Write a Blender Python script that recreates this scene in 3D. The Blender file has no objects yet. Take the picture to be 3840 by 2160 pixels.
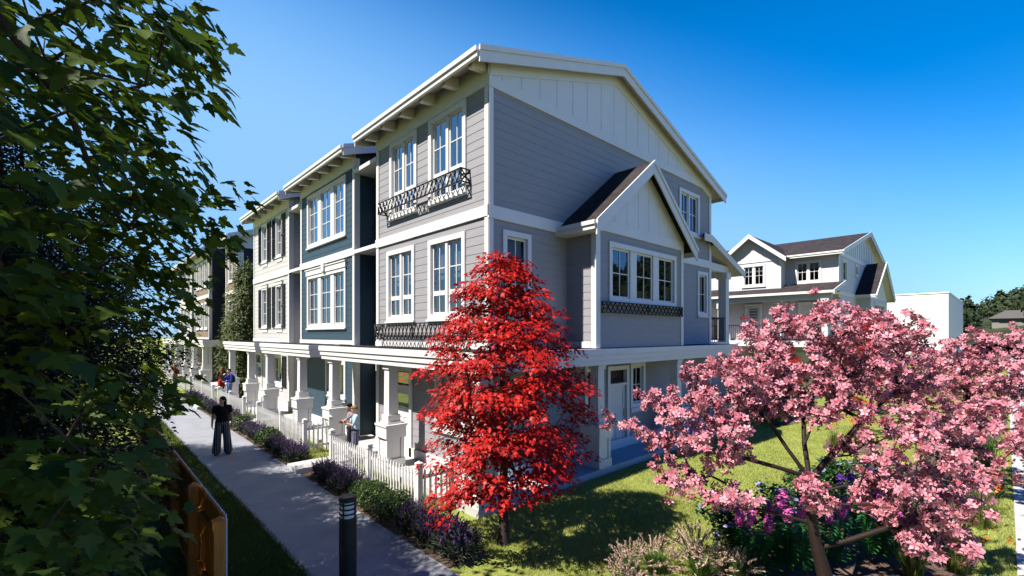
import bpy, math, random
import numpy as np
from mathutils import Vector, Matrix
R = math.radians
C = bpy.context.scene.collection
scene = bpy.context.scene

# ------------------------------------------------------------------ camera, sky, sun
cd = bpy.data.cameras.new('camera'); cam = bpy.data.objects.new('camera', cd); C.objects.link(cam)
cam.location = (0, 0, 3.6); cam.rotation_euler = (R(90), 0, R(-43.045))
cd.sensor_width = 36; cd.lens = 16.21; cd.shift_y = 0.0456; cd.clip_start = .05; cd.clip_end = 2000
scene.camera = cam
SUN_EL, SUN_AZ = 52, 281          # azimuth clockwise from +Y
w = bpy.data.worlds.new('World'); scene.world = w; w.use_nodes = True
nt = w.node_tree; bg = nt.nodes['Background']
sky = nt.nodes.new('ShaderNodeTexSky'); sky.sky_type = 'NISHITA'; sky.sun_disc = False
sky.sun_elevation = R(SUN_EL); sky.sun_rotation = R(SUN_AZ); sky.altitude = 0; sky.air_density = 1.0; sky.dust_density = .3; sky.ozone_density = 2.5
hs = nt.nodes.new('ShaderNodeHueSaturation'); hs.inputs['Saturation'].default_value = 1.5
nt.links.new(sky.outputs[0], hs.inputs['Color'])
# clearer and deeper blue towards the street side, brighter over the houses, pale at the horizon
tcw = nt.nodes.new('ShaderNodeTexCoord'); sx = nt.nodes.new('ShaderNodeSeparateXYZ'); nt.links.new(tcw.outputs['Generated'], sx.inputs[0])
mr = nt.nodes.new('ShaderNodeMapRange'); nt.links.new(sx.outputs['Y'], mr.inputs['Value'])
for k_, v_ in (('From Min', -.45), ('From Max', .75), ('To Min', 2.2), ('To Max', 3.0)): mr.inputs[k_].default_value = v_
vt = nt.nodes.new('ShaderNodeVectorMath'); vt.operation = 'MULTIPLY'; nt.links.new(hs.outputs[0], vt.inputs[0]); vt.inputs[1].default_value = (.74, .90, .98)
tint = nt.nodes.new('ShaderNodeMix'); tint.data_type = 'RGBA'; tint.inputs[6].default_value = (.82, 1.0, 1.5, 1); tint.inputs[7].default_value = (1, 1, 1, 1)
ty = nt.nodes.new('ShaderNodeMapRange'); ty.interpolation_type = 'SMOOTHSTEP'; nt.links.new(sx.outputs['Y'], ty.inputs['Value']); ty.inputs['From Min'].default_value = -.40; ty.inputs['From Max'].default_value = -.02
nt.links.new(ty.outputs[0], tint.inputs[0])
vt2 = nt.nodes.new('ShaderNodeVectorMath'); vt2.operation = 'MULTIPLY'; nt.links.new(vt.outputs[0], vt2.inputs[0]); nt.links.new(tint.outputs[2], vt2.inputs[1])
vm = nt.nodes.new('ShaderNodeVectorMath'); vm.operation = 'SCALE'; nt.links.new(vt2.outputs[0], vm.inputs[0]); nt.links.new(mr.outputs[0], vm.inputs['Scale'])
def wmath(op, a, b, clamp=False):
    n_ = nt.nodes.new('ShaderNodeMath'); n_.operation = op; n_.use_clamp = clamp
    for i_, q_ in enumerate((a, b)):
        if isinstance(q_, (int, float)): n_.inputs[i_].default_value = q_
        else: nt.links.new(q_, n_.inputs[i_])
    return n_.outputs[0]
def wramp(v_, f0, f1, t0, t1):
    n_ = nt.nodes.new('ShaderNodeMapRange'); n_.interpolation_type = 'SMOOTHSTEP'; nt.links.new(v_, n_.inputs['Value'])
    for k_, q_ in (('From Min', f0), ('From Max', f1), ('To Min', t0), ('To Max', t1)): n_.inputs[k_].default_value = q_
    return n_.outputs[0]
zen = wramp(sx.outputs['Z'], .48, .85, 1.0, .32)                    # the zenith is the darkest part of a clear sky
east = wramp(sx.outputs['X'], -.75, .25, .16, 1.0)
nt.links.new(wmath('MULTIPLY', wmath('MULTIPLY', mr.outputs[0], zen), east), vm.inputs['Scale'])
low = wmath('SUBTRACT', sx.outputs['Z'], wmath('MULTIPLY', wmath('MAXIMUM', sx.outputs['Y'], 0.0), .52))
pale = wmath('MULTIPLY', wramp(low, -.10, .36, .92, 0.0), east)
mxw = nt.nodes.new('ShaderNodeMix'); mxw.data_type = 'RGBA'; nt.links.new(pale, mxw.inputs[0]); nt.links.new(vm.outputs[0], mxw.inputs[6])
mxw.inputs[7].default_value = (3.7, 7.2, 11.6, 1)
nt.links.new(mxw.outputs[2], bg.inputs['Color'])
bg.inputs['Strength'].default_value = .055
sl = bpy.data.lights.new('sun', 'SUN'); sl.energy = 5.0; sl.angle = R(.5); sl.color = (1, .94, .87)
so = bpy.data.objects.new('sun', sl); C.objects.link(so); so.location = (-30, 6, 40)
sv = Vector((math.sin(R(SUN_AZ)) * math.cos(R(SUN_EL)), math.cos(R(SUN_AZ)) * math.cos(R(SUN_EL)), math.sin(R(SUN_EL))))
so.rotation_euler = sv.to_track_quat('Z', 'Y').to_euler()
vs = scene.view_settings; vs.view_transform = 'Standard'; vs.look = 'None'; vs.exposure = 0.68; vs.gamma = 1
scene.cycles.max_bounces = 8; scene.cycles.transparent_max_bounces = 16; scene.cycles.diffuse_bounces = 1
scene.cycles.sample_clamp_indirect = 6

# ------------------------------------------------------------------ helpers
OFF = {}
def thing(name, label, cat, loc=(0, 0, 0), group=None, local=False):
    o = bpy.data.objects.new(name, None); C.objects.link(o); o.location = loc
    o.empty_display_size = .2
    OFF[o] = Vector((0, 0, 0)) if local else Vector(loc)
    o['label'] = label; o['category'] = cat
    if group: o['group'] = group
    return o
def tag(o, label, cat, group=None):
    o['label'] = label; o['category'] = cat
    if group: o['group'] = group
    return o
def link(name, me, mats, parent=None, kind=None, label=None):
    o = bpy.data.objects.new(name, me); C.objects.link(o)
    for m in (mats if isinstance(mats, (list, tuple)) else [mats]): me.materials.append(m)
    if parent is not None:
        o.parent = parent; OFF[o] = OFF[parent]
    if kind: o['kind'] = kind
    if label: o['label'] = label
    return o
def copy_tree(o, parent=None):
    c = o.copy(); C.objects.link(c); c.parent = parent
    for ch in list(o.children): copy_tree(ch, c)
    return c
def np_mesh(name, V, F, mats, parent=None, attrs=None, smooth=False, kind=None, mi=None, label=None):
    V = np.asarray(V, dtype=np.float32)
    if parent is not None:
        V = V - np.array(OFF[parent], dtype=np.float32)
    F = np.asarray(F, dtype=np.int32); k = F.shape[1]
    me = bpy.data.meshes.new(name)
    me.vertices.add(len(V)); me.vertices.foreach_set('co', V.ravel())
    me.loops.add(F.size); me.loops.foreach_set('vertex_index', F.ravel())
    me.polygons.add(len(F)); me.polygons.foreach_set('loop_start', np.arange(len(F), dtype=np.int32) * k)
    if mi is not None: me.polygons.foreach_set('material_index', np.asarray(mi, dtype=np.int32))
    for a, vals in (attrs or {}).items():
        at = me.attributes.new(a, 'FLOAT', 'POINT'); at.data.foreach_set('value', np.asarray(vals, dtype=np.float32))
    if smooth: me.polygons.foreach_set('use_smooth', np.ones(len(F), dtype=bool))
    me.update(); me.validate()
    return link(name, me, mats, parent, kind, label)

class MB:
    def __init__(s, fr=None): s.v = []; s.f = []; s.m = []; s.fr = fr
    def _a(s, pts):
        i = len(s.v)
        s.v += [s.fr(*p) for p in pts] if s.fr else [tuple(p) for p in pts]
        return i
    def poly(s, pts, m=0):
        i = s._a(pts); s.f.append(list(range(i, i + len(pts)))); s.m.append(m)
    def box(s, a0, a1, b0, b1, c0, c1, m=0):
        if a1 < a0: a0, a1 = a1, a0
        if b1 < b0: b0, b1 = b1, b0
        if c1 < c0: c0, c1 = c1, c0
        i = s._a([(a0, b0, c0), (a1, b0, c0), (a1, b1, c0), (a0, b1, c0), (a0, b0, c1), (a1, b0, c1), (a1, b1, c1), (a0, b1, c1)])
        for q in ((0, 3, 2, 1), (4, 5, 6, 7), (0, 1, 5, 4), (1, 2, 6, 5), (2, 3, 7, 6), (3, 0, 4, 7)):
            s.f.append([i + k for k in q]); s.m.append(m)
    def prism(s, pts, d, m=0):
        n = len(pts); i = s._a(list(pts) + [tuple(p[k] + d[k] for k in range(3)) for p in pts])
        s.f.append([i + k for k in range(n)][::-1]); s.f.append([i + n + k for k in range(n)]); s.m += [m, m]
        for k in range(n):
            s.f.append([i + k, i + (k + 1) % n, i + n + (k + 1) % n, i + n + k]); s.m.append(m)
    def tube(s, pts, rads, n=6, m=0, cap=True):
        pts = [Vector(p) for p in pts]; prev = None; rings = []
        for k, p in enumerate(pts):
            d = (pts[min(k + 1, len(pts) - 1)] - pts[max(k - 1, 0)])
            d = d.normalized() if d.length > 1e-9 else Vector((0, 0, 1))
            if prev is None:
                a = Vector((1, 0, 0)) if abs(d.x) < .8 else Vector((0, 1, 0))
                u = d.cross(a).normalized()
            else:
                u = (prev - d * prev.dot(d)); u = u.normalized() if u.length > 1e-6 else d.orthogonal().normalized()
            prev = u; v = d.cross(u)
            r = rads[k] if hasattr(rads, '__len__') else rads
            rings.append(s._a([p + (u * math.cos(2 * math.pi * j / n) + v * math.sin(2 * math.pi * j / n)) * r for j in range(n)]))
        for k in range(len(rings) - 1):
            for j in range(n):
                s.f.append([rings[k] + j, rings[k] + (j + 1) % n, rings[k + 1] + (j + 1) % n, rings[k + 1] + j]); s.m.append(m)
        if cap:
            s.f.append([rings[0] + j for j in range(n)][::-1]); s.f.append([rings[-1] + j for j in range(n)]); s.m += [m, m]
    def build(s, name, mats, parent=None, kind=None, smooth=False, label=None):
        o = OFF[parent] if parent is not None else Vector((0, 0, 0))
        me = bpy.data.meshes.new(name)
        me.from_pydata([(p[0] - o.x, p[1] - o.y, p[2] - o.z) for p in s.v], [], s.f)
        me.polygons.foreach_set('material_index', s.m)
        if smooth: me.polygons.foreach_set('use_smooth', [True] * len(s.f))
        me.update()
        return link(name, me, mats, parent, kind, label)
def build_each(mb, name, mats, parent):
    """every separate board of a builder becomes a part of its own"""
    p = list(range(len(mb.v)))
    def find(a):
        while p[a] != a: p[a] = p[p[a]]; a = p[a]
        return a
    for f in mb.f:
        for q in f[1:]: p[find(q)] = find(f[0])
    grp = {}
    for f, m in zip(mb.f, mb.m): grp.setdefault(find(f[0]), []).append((f, m))
    for fs in grp.values():
        n = MB(); ix = {}
        for f, m in fs:
            for q in f:
                if q not in ix: ix[q] = len(n.v); n.v.append(mb.v[q])
            n.f.append([ix[q] for q in f]); n.m.append(m)
        n.build(name, mats, parent)
def FX(x): return lambda u, n, z: (x - n, u, z)        # a wall facing -X: u runs along Y
def FY(y): return lambda u, n, z: (u, y - n, z)        # a wall facing -Y: u runs along X

# ------------------------------------------------------------------ materials
def newmat(name):
    m = bpy.data.materials.new(name); m.use_nodes = True
    t = m.node_tree; return m, t, t.nodes['Principled BSDF']
def node(t, typ, **kw):
    n = t.nodes.new(typ)
    for k, v in kw.items(): setattr(n, k, v)
    return n
def mat(name, col, rough=.6, var=.08, scale=3., bump=0., bscale=60., spec=.4, metal=0., stretch=None):
    m, t, p = newmat(name)
    p.inputs['Roughness'].default_value = rough; p.inputs['Metallic'].default_value = metal
    p.inputs['Specular IOR Level'].default_value = spec
    tc = node(t, 'ShaderNodeTexCoord'); src = tc.outputs['Object']
    if stretch:
        mp = node(t, 'ShaderNodeMapping'); mp.inputs['Scale'].default_value = stretch
        t.links.new(src, mp.inputs[0]); src = mp.outputs[0]
    n = node(t, 'ShaderNodeTexNoise'); n.inputs['Scale'].default_value = scale; n.inputs['Detail'].default_value = 6
    t.links.new(src, n.inputs['Vector'])
    r = node(t, 'ShaderNodeValToRGB')
    r.color_ramp.elements[0].position = .3; r.color_ramp.elements[1].position = .7
    r.color_ramp.elements[0].color = [c * (1 - var) for c in col] + [1]
    r.color_ramp.elements[1].color = [min(1, c * (1 + var)) for c in col] + [1]
    t.links.new(n.outputs[0], r.inputs[0]); t.links.new(r.outputs[0], p.inputs['Base Color'])
    if bump:
        b = node(t, 'ShaderNodeBump'); b.inputs['Strength'].default_value = bump; b.inputs['Distance'].default_value = .01
        n2 = node(t, 'ShaderNodeTexNoise'); n2.inputs['Scale'].default_value = bscale; n2.inputs['Detail'].default_value = 5
        t.links.new(src, n2.inputs['Vector']); t.links.new(n2.outputs[0], b.inputs['Height']); t.links.new(b.outputs[0], p.inputs['Normal'])
    return m
def leafmat(name, c0, c1, trans=.35, rough=.5, tcol=None, centre=None):
    """two leaf colours mixed per leaf, with light coming through the blade"""
    m, t, p = newmat(name); out = t.nodes['Material Output']
    a = node(t, 'ShaderNodeAttribute', attribute_name='rnd')
    mx = node(t, 'ShaderNodeMix', data_type='RGBA'); mx.inputs[6].default_value = (*c0, 1); mx.inputs[7].default_value = (*c1, 1)
    t.links.new(a.outputs['Fac'], mx.inputs[0]); col = mx.outputs[2]
    if centre:
        a2 = node(t, 'ShaderNodeAttribute', attribute_name='rad')
        rp = node(t, 'ShaderNodeValToRGB'); rp.color_ramp.elements[0].position = 0.; rp.color_ramp.elements[1].position = .5
        t.links.new(a2.outputs['Fac'], rp.inputs[0])
        m2 = node(t, 'ShaderNodeMix', data_type='RGBA'); m2.inputs[6].default_value = (*centre, 1)
        t.links.new(rp.outputs[0], m2.inputs[0]); t.links.new(col, m2.inputs[7]); col = m2.outputs[2]
    p.inputs['Roughness'].default_value = rough; p.inputs['Specular IOR Level'].default_value = .3
    t.links.new(col, p.inputs['Base Color'])
    tr = node(t, 'ShaderNodeBsdfTranslucent'); ms = node(t, 'ShaderNodeMixShader'); ms.inputs[0].default_value = trans
    if tcol: tr.inputs[0].default_value = (*tcol, 1)
    else: t.links.new(col, tr.inputs[0])
    t.links.new(p.outputs[0], ms.inputs[1]); t.links.new(tr.outputs[0], ms.inputs[2]); t.links.new(ms.outputs[0], out.inputs[0])
    return m
def glassmat(name, refl, tint, k=.4):
    m, t, p = newmat(name); out = t.nodes['Material Output']; t.nodes.remove(p)
    tr = node(t, 'ShaderNodeBsdfTransparent'); tr.inputs[0].default_value = (*tint, 1)
    gl = node(t, 'ShaderNodeBsdfGlossy'); gl.inputs['Roughness'].default_value = .015; gl.inputs[0].default_value = (.9, .95, 1, 1)
    fr = node(t, 'ShaderNodeFresnel'); fr.inputs[0].default_value = 1.5
    ad = node(t, 'ShaderNodeMath', operation='ADD', use_clamp=True); ad.inputs[1].default_value = refl
    mk = node(t, 'ShaderNodeMath', operation='MULTIPLY'); mk.inputs[1].default_value = k; t.links.new(fr.outputs[0], mk.inputs[0]); t.links.new(mk.outputs[0], ad.inputs[0])
    ms = node(t, 'ShaderNodeMixShader'); t.links.new(ad.outputs[0], ms.inputs[0])
    t.links.new(tr.outputs[0], ms.inputs[1]); t.links.new(gl.outputs[0], ms.inputs[2]); t.links.new(ms.outputs[0], out.inputs[0])
    return m
def shinglemat(name, col, rot=False):
    m, t, p = newmat(name); p.inputs['Roughness'].default_value = .9; p.inputs['Specular IOR Level'].default_value = .15
    tc = node(t, 'ShaderNodeTexCoord'); sp = node(t, 'ShaderNodeSeparateXYZ'); cb = node(t, 'ShaderNodeCombineXYZ')
    t.links.new(tc.outputs['Object'], sp.inputs[0])
    t.links.new(sp.outputs['Y'], cb.inputs[0]) if not rot else t.links.new(sp.outputs['Y'], cb.inputs[0])
    t.links.new(sp.outputs['Z'], cb.inputs[1])
    b = node(t, 'ShaderNodeTexBrick'); b.inputs['Scale'].default_value = 1
    b.inputs['Brick Width'].default_value = .3; b.inputs['Row Height'].default_value = .09; b.inputs['Mortar Size'].default_value = .006
    b.inputs['Color1'].default_value = (*[c * .75 for c in col], 1); b.inputs['Color2'].default_value = (*[c * 1.25 for c in col], 1)
    b.inputs['Mortar'].default_value = (*[c * .35 for c in col], 1)
    t.links.new(cb.outputs[0], b.inputs['Vector']); t.links.new(b.outputs[0], p.inputs['Base Color'])
    bu = node(t, 'ShaderNodeBump'); bu.inputs['Strength'].default_value = .5; bu.inputs['Distance'].default_value = .01
    n = node(t, 'ShaderNodeTexNoise'); n.inputs['Scale'].default_value = 120
    t.links.new(tc.outputs['Object'], n.inputs['Vector']); t.links.new(n.outputs[0], bu.inputs['Height']); t.links.new(bu.outputs[0], p.inputs['Normal'])
    return m
def groundmat(name, c0, c1, s0, c2=None, bump=.4, bs=90., rough=.9):
    m, t, p = newmat(name); p.inputs['Roughness'].default_value = rough; p.inputs['Specular IOR Level'].default_value = .2
    tc = node(t, 'ShaderNodeTexCoord')
    n = node(t, 'ShaderNodeTexNoise'); n.inputs['Scale'].default_value = s0; n.inputs['Detail'].default_value = 8
    n2 = node(t, 'ShaderNodeTexNoise'); n2.inputs['Scale'].default_value = bs; n2.inputs['Detail'].default_value = 6
    for q in (n, n2): t.links.new(tc.outputs['Object'], q.inputs['Vector'])
    a = node(t, 'ShaderNodeMath', operation='MULTIPLY_ADD'); a.inputs[1].default_value = .5
    t.links.new(n2.outputs[0], a.inputs[0])
    h = node(t, 'ShaderNodeMath', operation='MULTIPLY'); h.inputs[1].default_value = .5
    t.links.new(n.outputs[0], h.inputs[0]); t.links.new(h.outputs[0], a.inputs[2])
    r = node(t, 'ShaderNodeValToRGB'); r.color_ramp.elements[0].position = .38; r.color_ramp.elements[1].position = .62
    r.color_ramp.elements[0].color = (*c0, 1); r.color_ramp.elements[1].color = (*c1, 1)
    t.links.new(a.outputs[0], r.inputs[0]); t.links.new(r.outputs[0], p.inputs['Base Color'])
    b = node(t, 'ShaderNodeBump'); b.inputs['Strength'].default_value = bump; b.inputs['Distance'].default_value = .02
    t.links.new(n2.outputs[0], b.inputs['Height']); t.links.new(b.outputs[0], p.inputs['Normal'])
    return m

WHITE = mat('white_paint', (.80, .79, .77), .45, .025, 2.5, .05, 150)
CREAM = mat('soffit_paint', (.78, .76, .70), .6, .03, 3)
GREY = mat('grey_siding', (.335, .33, .345), .6, .05, 2, .12, 120, stretch=(1, 1, 6))
BLUE = mat('blue_siding', (.042, .078, .108), .55, .08, 2, .12, 120, stretch=(1, 1, 6))
CSID = mat('cream_siding', (.57, .555, .545), .6, .04, 2, .12, 120, stretch=(1, 1, 6))
TAN = mat('tan_siding', (.27, .20, .14), .6, .06, 2, .12, 120, stretch=(1, 1, 6))
SHADESID = mat('shade_dark_siding', (.022, .024, .03), .6, .1, 2, .12, 120, stretch=(1, 1, 6))  # near-black siding: shade on the end and recess walls painted into the colour
PALE = mat('pale_grey_siding', (.66, .66, .69), .6, .03, 2, .1, 120, stretch=(1, 1, 6))
SHUT = mat('black_shutter_paint', (.012, .011, .012), .45, .2, 20)
IRON = mat('black_metal', (.008, .008, .009), .4, .2, 30, spec=.5)
BOLL = mat('charcoal_powder_coat', (.018, .019, .022), .45, .15, 12, .05, 200)
ROOF = shinglemat('brown_shingle', (.052, .043, .044))
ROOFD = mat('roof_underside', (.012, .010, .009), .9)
GLASS = glassmat('window_glass', .0, (.46, .50, .54))
GLASSB = glassmat('sky_reflecting_glass', .10, (.16, .18, .24), .6)
INTER = mat('room_plaster', (.10, .09, .08), .8)
CURT = mat('curtain_cloth', (.17, .165, .18), .8, .15, 8, stretch=(14, 14, .5))
BLIND = mat('white_blind', (.5, .5, .52), .7)
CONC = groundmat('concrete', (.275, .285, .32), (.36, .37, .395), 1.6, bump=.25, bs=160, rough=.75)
SLABM = groundmat('porch_concrete', (.50, .49, .48), (.60, .59, .57), 1.2, bump=.15, bs=160, rough=.7)
PAVE = groundmat('pale_pavement', (.48, .47, .46), (.60, .59, .57), 2, bump=.3, bs=120)
ASPH = groundmat('asphalt', (.04, .04, .042), (.065, .065, .066), 3, bump=.5, bs=200)
SOIL = groundmat('bark_soil', (.10, .06, .045), (.24, .16, .125), 4, bump=.9, bs=60)
LAWN = groundmat('lawn_ground', (.15, .19, .03), (.36, .40, .09), 1.5, bump=.8, bs=45)
GBLADE = leafmat('grass_blade', (.33, .39, .075), (.68, .70, .25), .4, .6)
DOORP = mat('door_paint', (.74, .74, .72), .4, .02)
BRASS = mat('brass', (.55, .38, .10), .3, .1, metal=1.)
WOOD = mat('orange_stained_board', (.60, .20, .03), .6, .25, 3, .3, 60, stretch=(8, 8, .6))
BARK = mat('grey_brown_bark', (.045, .033, .026), .9, .35, 9, .8, 40, stretch=(3, 3, .8))
CBARK = mat('cherry_bark', (.024, .012, .009), .65, .3, 14, .6, 50, stretch=(1, 1, 5))
BUILDW = mat('white_render', (.9, .9, .9), .7, .01)

# ------------------------------------------------------------------ ground, paths, lawn
def sheet(name, pts, z, m, thick=None, label=None):
    mb = MB()
    if thick: mb.prism([(x, y, z - thick) for x, y in pts], (0, 0, thick))
    else: mb.poly([(x, y, z) for x, y in pts])
    o = mb.build(name, m, kind='structure')
    if label: o['label'] = label
    return o
sheet('ground', [(-900, -900), (900, -900), (900, 900), (-900, 900)], 0, LAWN, label='green lawn stretching out around the houses')
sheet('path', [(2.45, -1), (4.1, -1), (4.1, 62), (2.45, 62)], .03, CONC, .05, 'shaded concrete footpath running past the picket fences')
sheet('soil_ground', [(4.1, 5.85), (4.84, 5.75), (4.84, 12.37), (4.1, 12.37)], .02, SOIL, .02, 'brown soil strip under the lavender beside the path')
for i, (a, b) in enumerate(((13.12, 20.3), (21.1, 26.3), (27.4, 33))):
    sheet('soil_ground', [(4.1, a), (4.84, a), (4.84, b), (4.1, b)], .02, SOIL, .02, 'brown soil strip along the path further from the camera')
for a, b in ((12.38, 13.12), (20.3, 21.1), (26.3, 27.4)):
    sheet('walk_path', [(4.02, a), (5.66, a), (5.66, b), (4.02, b)], .15, SLABM, .15, 'raised concrete walk leading from the path to a porch')
def wob(cx, cy, rx, ry, n, sd, amp=.12):
    r = random.Random(sd); ph = [r.uniform(0, 6.28) for _ in range(4)]
    return [(cx + rx * math.cos(t) * (1 + amp * math.sin(3 * t + ph[0]) + amp * .5 * math.sin(5 * t + ph[1])),
             cy + ry * math.sin(t) * (1 + amp * math.sin(2 * t + ph[2]) + amp * .5 * math.sin(7 * t + ph[3]))) for t in [2 * math.pi * k / n for k in range(n)]]
BEDS = [wob(9.4, 1.7, 3.9, 1.45, 40, 3), wob(15.6, 1.0, 4.0, .75, 36, 5, .06), wob(18.3, 3.4, 1.5, .8, 28, 8), wob(23.5, 6.6, 3.4, 1.0, 28, 9), wob(24.5, 1.2, 3.5, 1.0, 28, 11)]
for i, b in enumerate(BEDS):
    sheet('soil_ground', b, .012 + .004 * i, SOIL, label='brown bark soil of a flower bed cut into the lawn')
sheet('pavement', [(4.1, -2.2), (120, -2.2), (120, -.12), (4.1, -.12)], .035, PAVE, .05, 'pale concrete pavement along the street')
sheet('road', [(-40, -11), (140, -11), (140, -2.4), (-40, -2.4)], .01, ASPH, label='asphalt street beyond the pavement')
sheet('lane', [(21.6, 7.2), (32.2, 7.2), (32.2, 60), (21.6, 60)], .012, ASPH, label='asphalt lane between the two rows of houses')

def inpoly(x, y, P):
    c = np.zeros(len(x), bool); n = len(P)
    for i in range(n):
        x0, y0 = P[i]; x1, y1 = P[(i + 1) % n]
        if y0 == y1: continue
        c ^= ((y0 > y) != (y1 > y)) & (x < (x1 - x0) * (y - y0) / (y1 - y0) + x0)
    return c
rg = np.random.default_rng(7)
SHADEBLADE = leafmat('shade_darkened_blade', (.05, .085, .015), (.15, .20, .04), .3, .6)  # darker copy of the grass blade, the strip's shade put into its colour
def blades(name, rects, label, hmin=.03, hmax=.06, wd=.008, excl=(), m=None):
    X = []; Y = []
    for x0, x1, y0, y1, dens in rects:
        n = int((x1 - x0) * (y1 - y0) * dens); X.append(rg.uniform(x0, x1, n)); Y.append(rg.uniform(y0, y1, n))
    X = np.concatenate(X); Y = np.concatenate(Y); k = np.ones(len(X), bool)
    for P in excl: k &= ~inpoly(X, Y, P)
    X = X[k]; Y = Y[k]; n = len(X)
    d = np.sqrt(X * X + Y * Y); ww = wd * np.clip(d / 7, .8, 2.2)
    a = rg.uniform(0, 2 * np.pi, n); h = rg.uniform(hmin, hmax, n); l = rg.uniform(-.6, .6, (n, 2)) * h[:, None]
    V = np.zeros((n, 3, 3)); V[:, 0, 0] = X - np.cos(a) * ww / 2; V[:, 0, 1] = Y - np.sin(a) * ww / 2
    V[:, 1, 0] = X + np.cos(a) * ww / 2; V[:, 1, 1] = Y + np.sin(a) * ww / 2
    V[:, 2, 0] = X + l[:, 0]; V[:, 2, 1] = Y + l[:, 1]; V[:, 2, 2] = h
    pat = .5 + .5 * np.sin(X * 2.1 + 1.3 * np.sin(Y * 1.7)) * np.sin(Y * 2.6 + np.sin(X * 1.1))
    rnd = np.clip(rg.normal(.30 + .35 * pat, .22, n), 0, 1)
    o = np_mesh(name, V.reshape(-1, 3), np.arange(n * 3).reshape(-1, 3), m or GBLADE, attrs={'rnd': np.repeat(rnd, 3)}, kind='stuff')
    tag(o, label, 'grass')
blades('grass', [(4.86, 9.5, 2.2, 7.0, 3400), (9.5, 15, .2, 7.0, 1500), (15, 24, .1, 7.2, 600), (4.3, 6.2, -.1, 3.4, 2500)], 'short sunlit green grass of the corner lawn', excl=BEDS)
blades('grass', [(1.30, 2.49, 4.0, 12, 4200), (1.36, 2.47, 12, 26, 900), (-2.5, 1.2, 3.5, 9, 500)], 'shaded grass strip with shade-darkened blades between orange fence and path', .05, .11, .010, m=SHADEBLADE)
blades('grass', [(4.86, 5.64, 7.9, 12.3, 2600), (4.86, 5.64, 13.2, 20.2, 1500), (4.86, 5.64, 21.2, 26.2, 900), (4.86, 5.64, 27.5, 40, 500)], 'bright grass of the little front yards behind pickets', .04, .08)
blades('grass', [(6, 26, -.1, .13, 2600)], 'thin grass verge along the pale pavement', .04, .07)

# ------------------------------------------------------------------ building kit
def siding(mb, u0, u1, z0, z1, openings=(), m=0, course=.205, lip=.008):
    zs = [z0]; z = z0
    while z < z1 - .02: z += course; zs.append(min(z, z1))
    cuts = sorted({e for o in openings for e in o[2:4] if z0 < e < z1})
    for i in range(len(zs) - 1):
        a, b = zs[i], zs[i + 1]
        sub = [a] + [c for c in cuts if a < c < b] + [b]
        for p, q in zip(sub[:-1], sub[1:]):
            iv = [(u0, u1)]
            for o in openings:
                if o[2] < q - 1e-6 and o[3] > p + 1e-6:
                    nv = []
                    for s, e in iv:
                        if o[1] <= s or o[0] >= e: nv.append((s, e)); continue
                        if o[0] > s: nv.append((s, o[0]))
                        if o[1] < e: nv.append((o[1], e))
                    iv = nv
            np_ = lip * (1 - (p - a) / course); nq = lip * (1 - (q - a) / course)
            for s, e in iv:
                mb.poly([(s, np_, p), (e, np_, p), (e, nq, q), (s, nq, q)], m)
                if p == a: mb.poly([(s, 0, p - .001), (e, 0, p - .001), (e, np_, p), (s, np_, p)], m)

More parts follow.
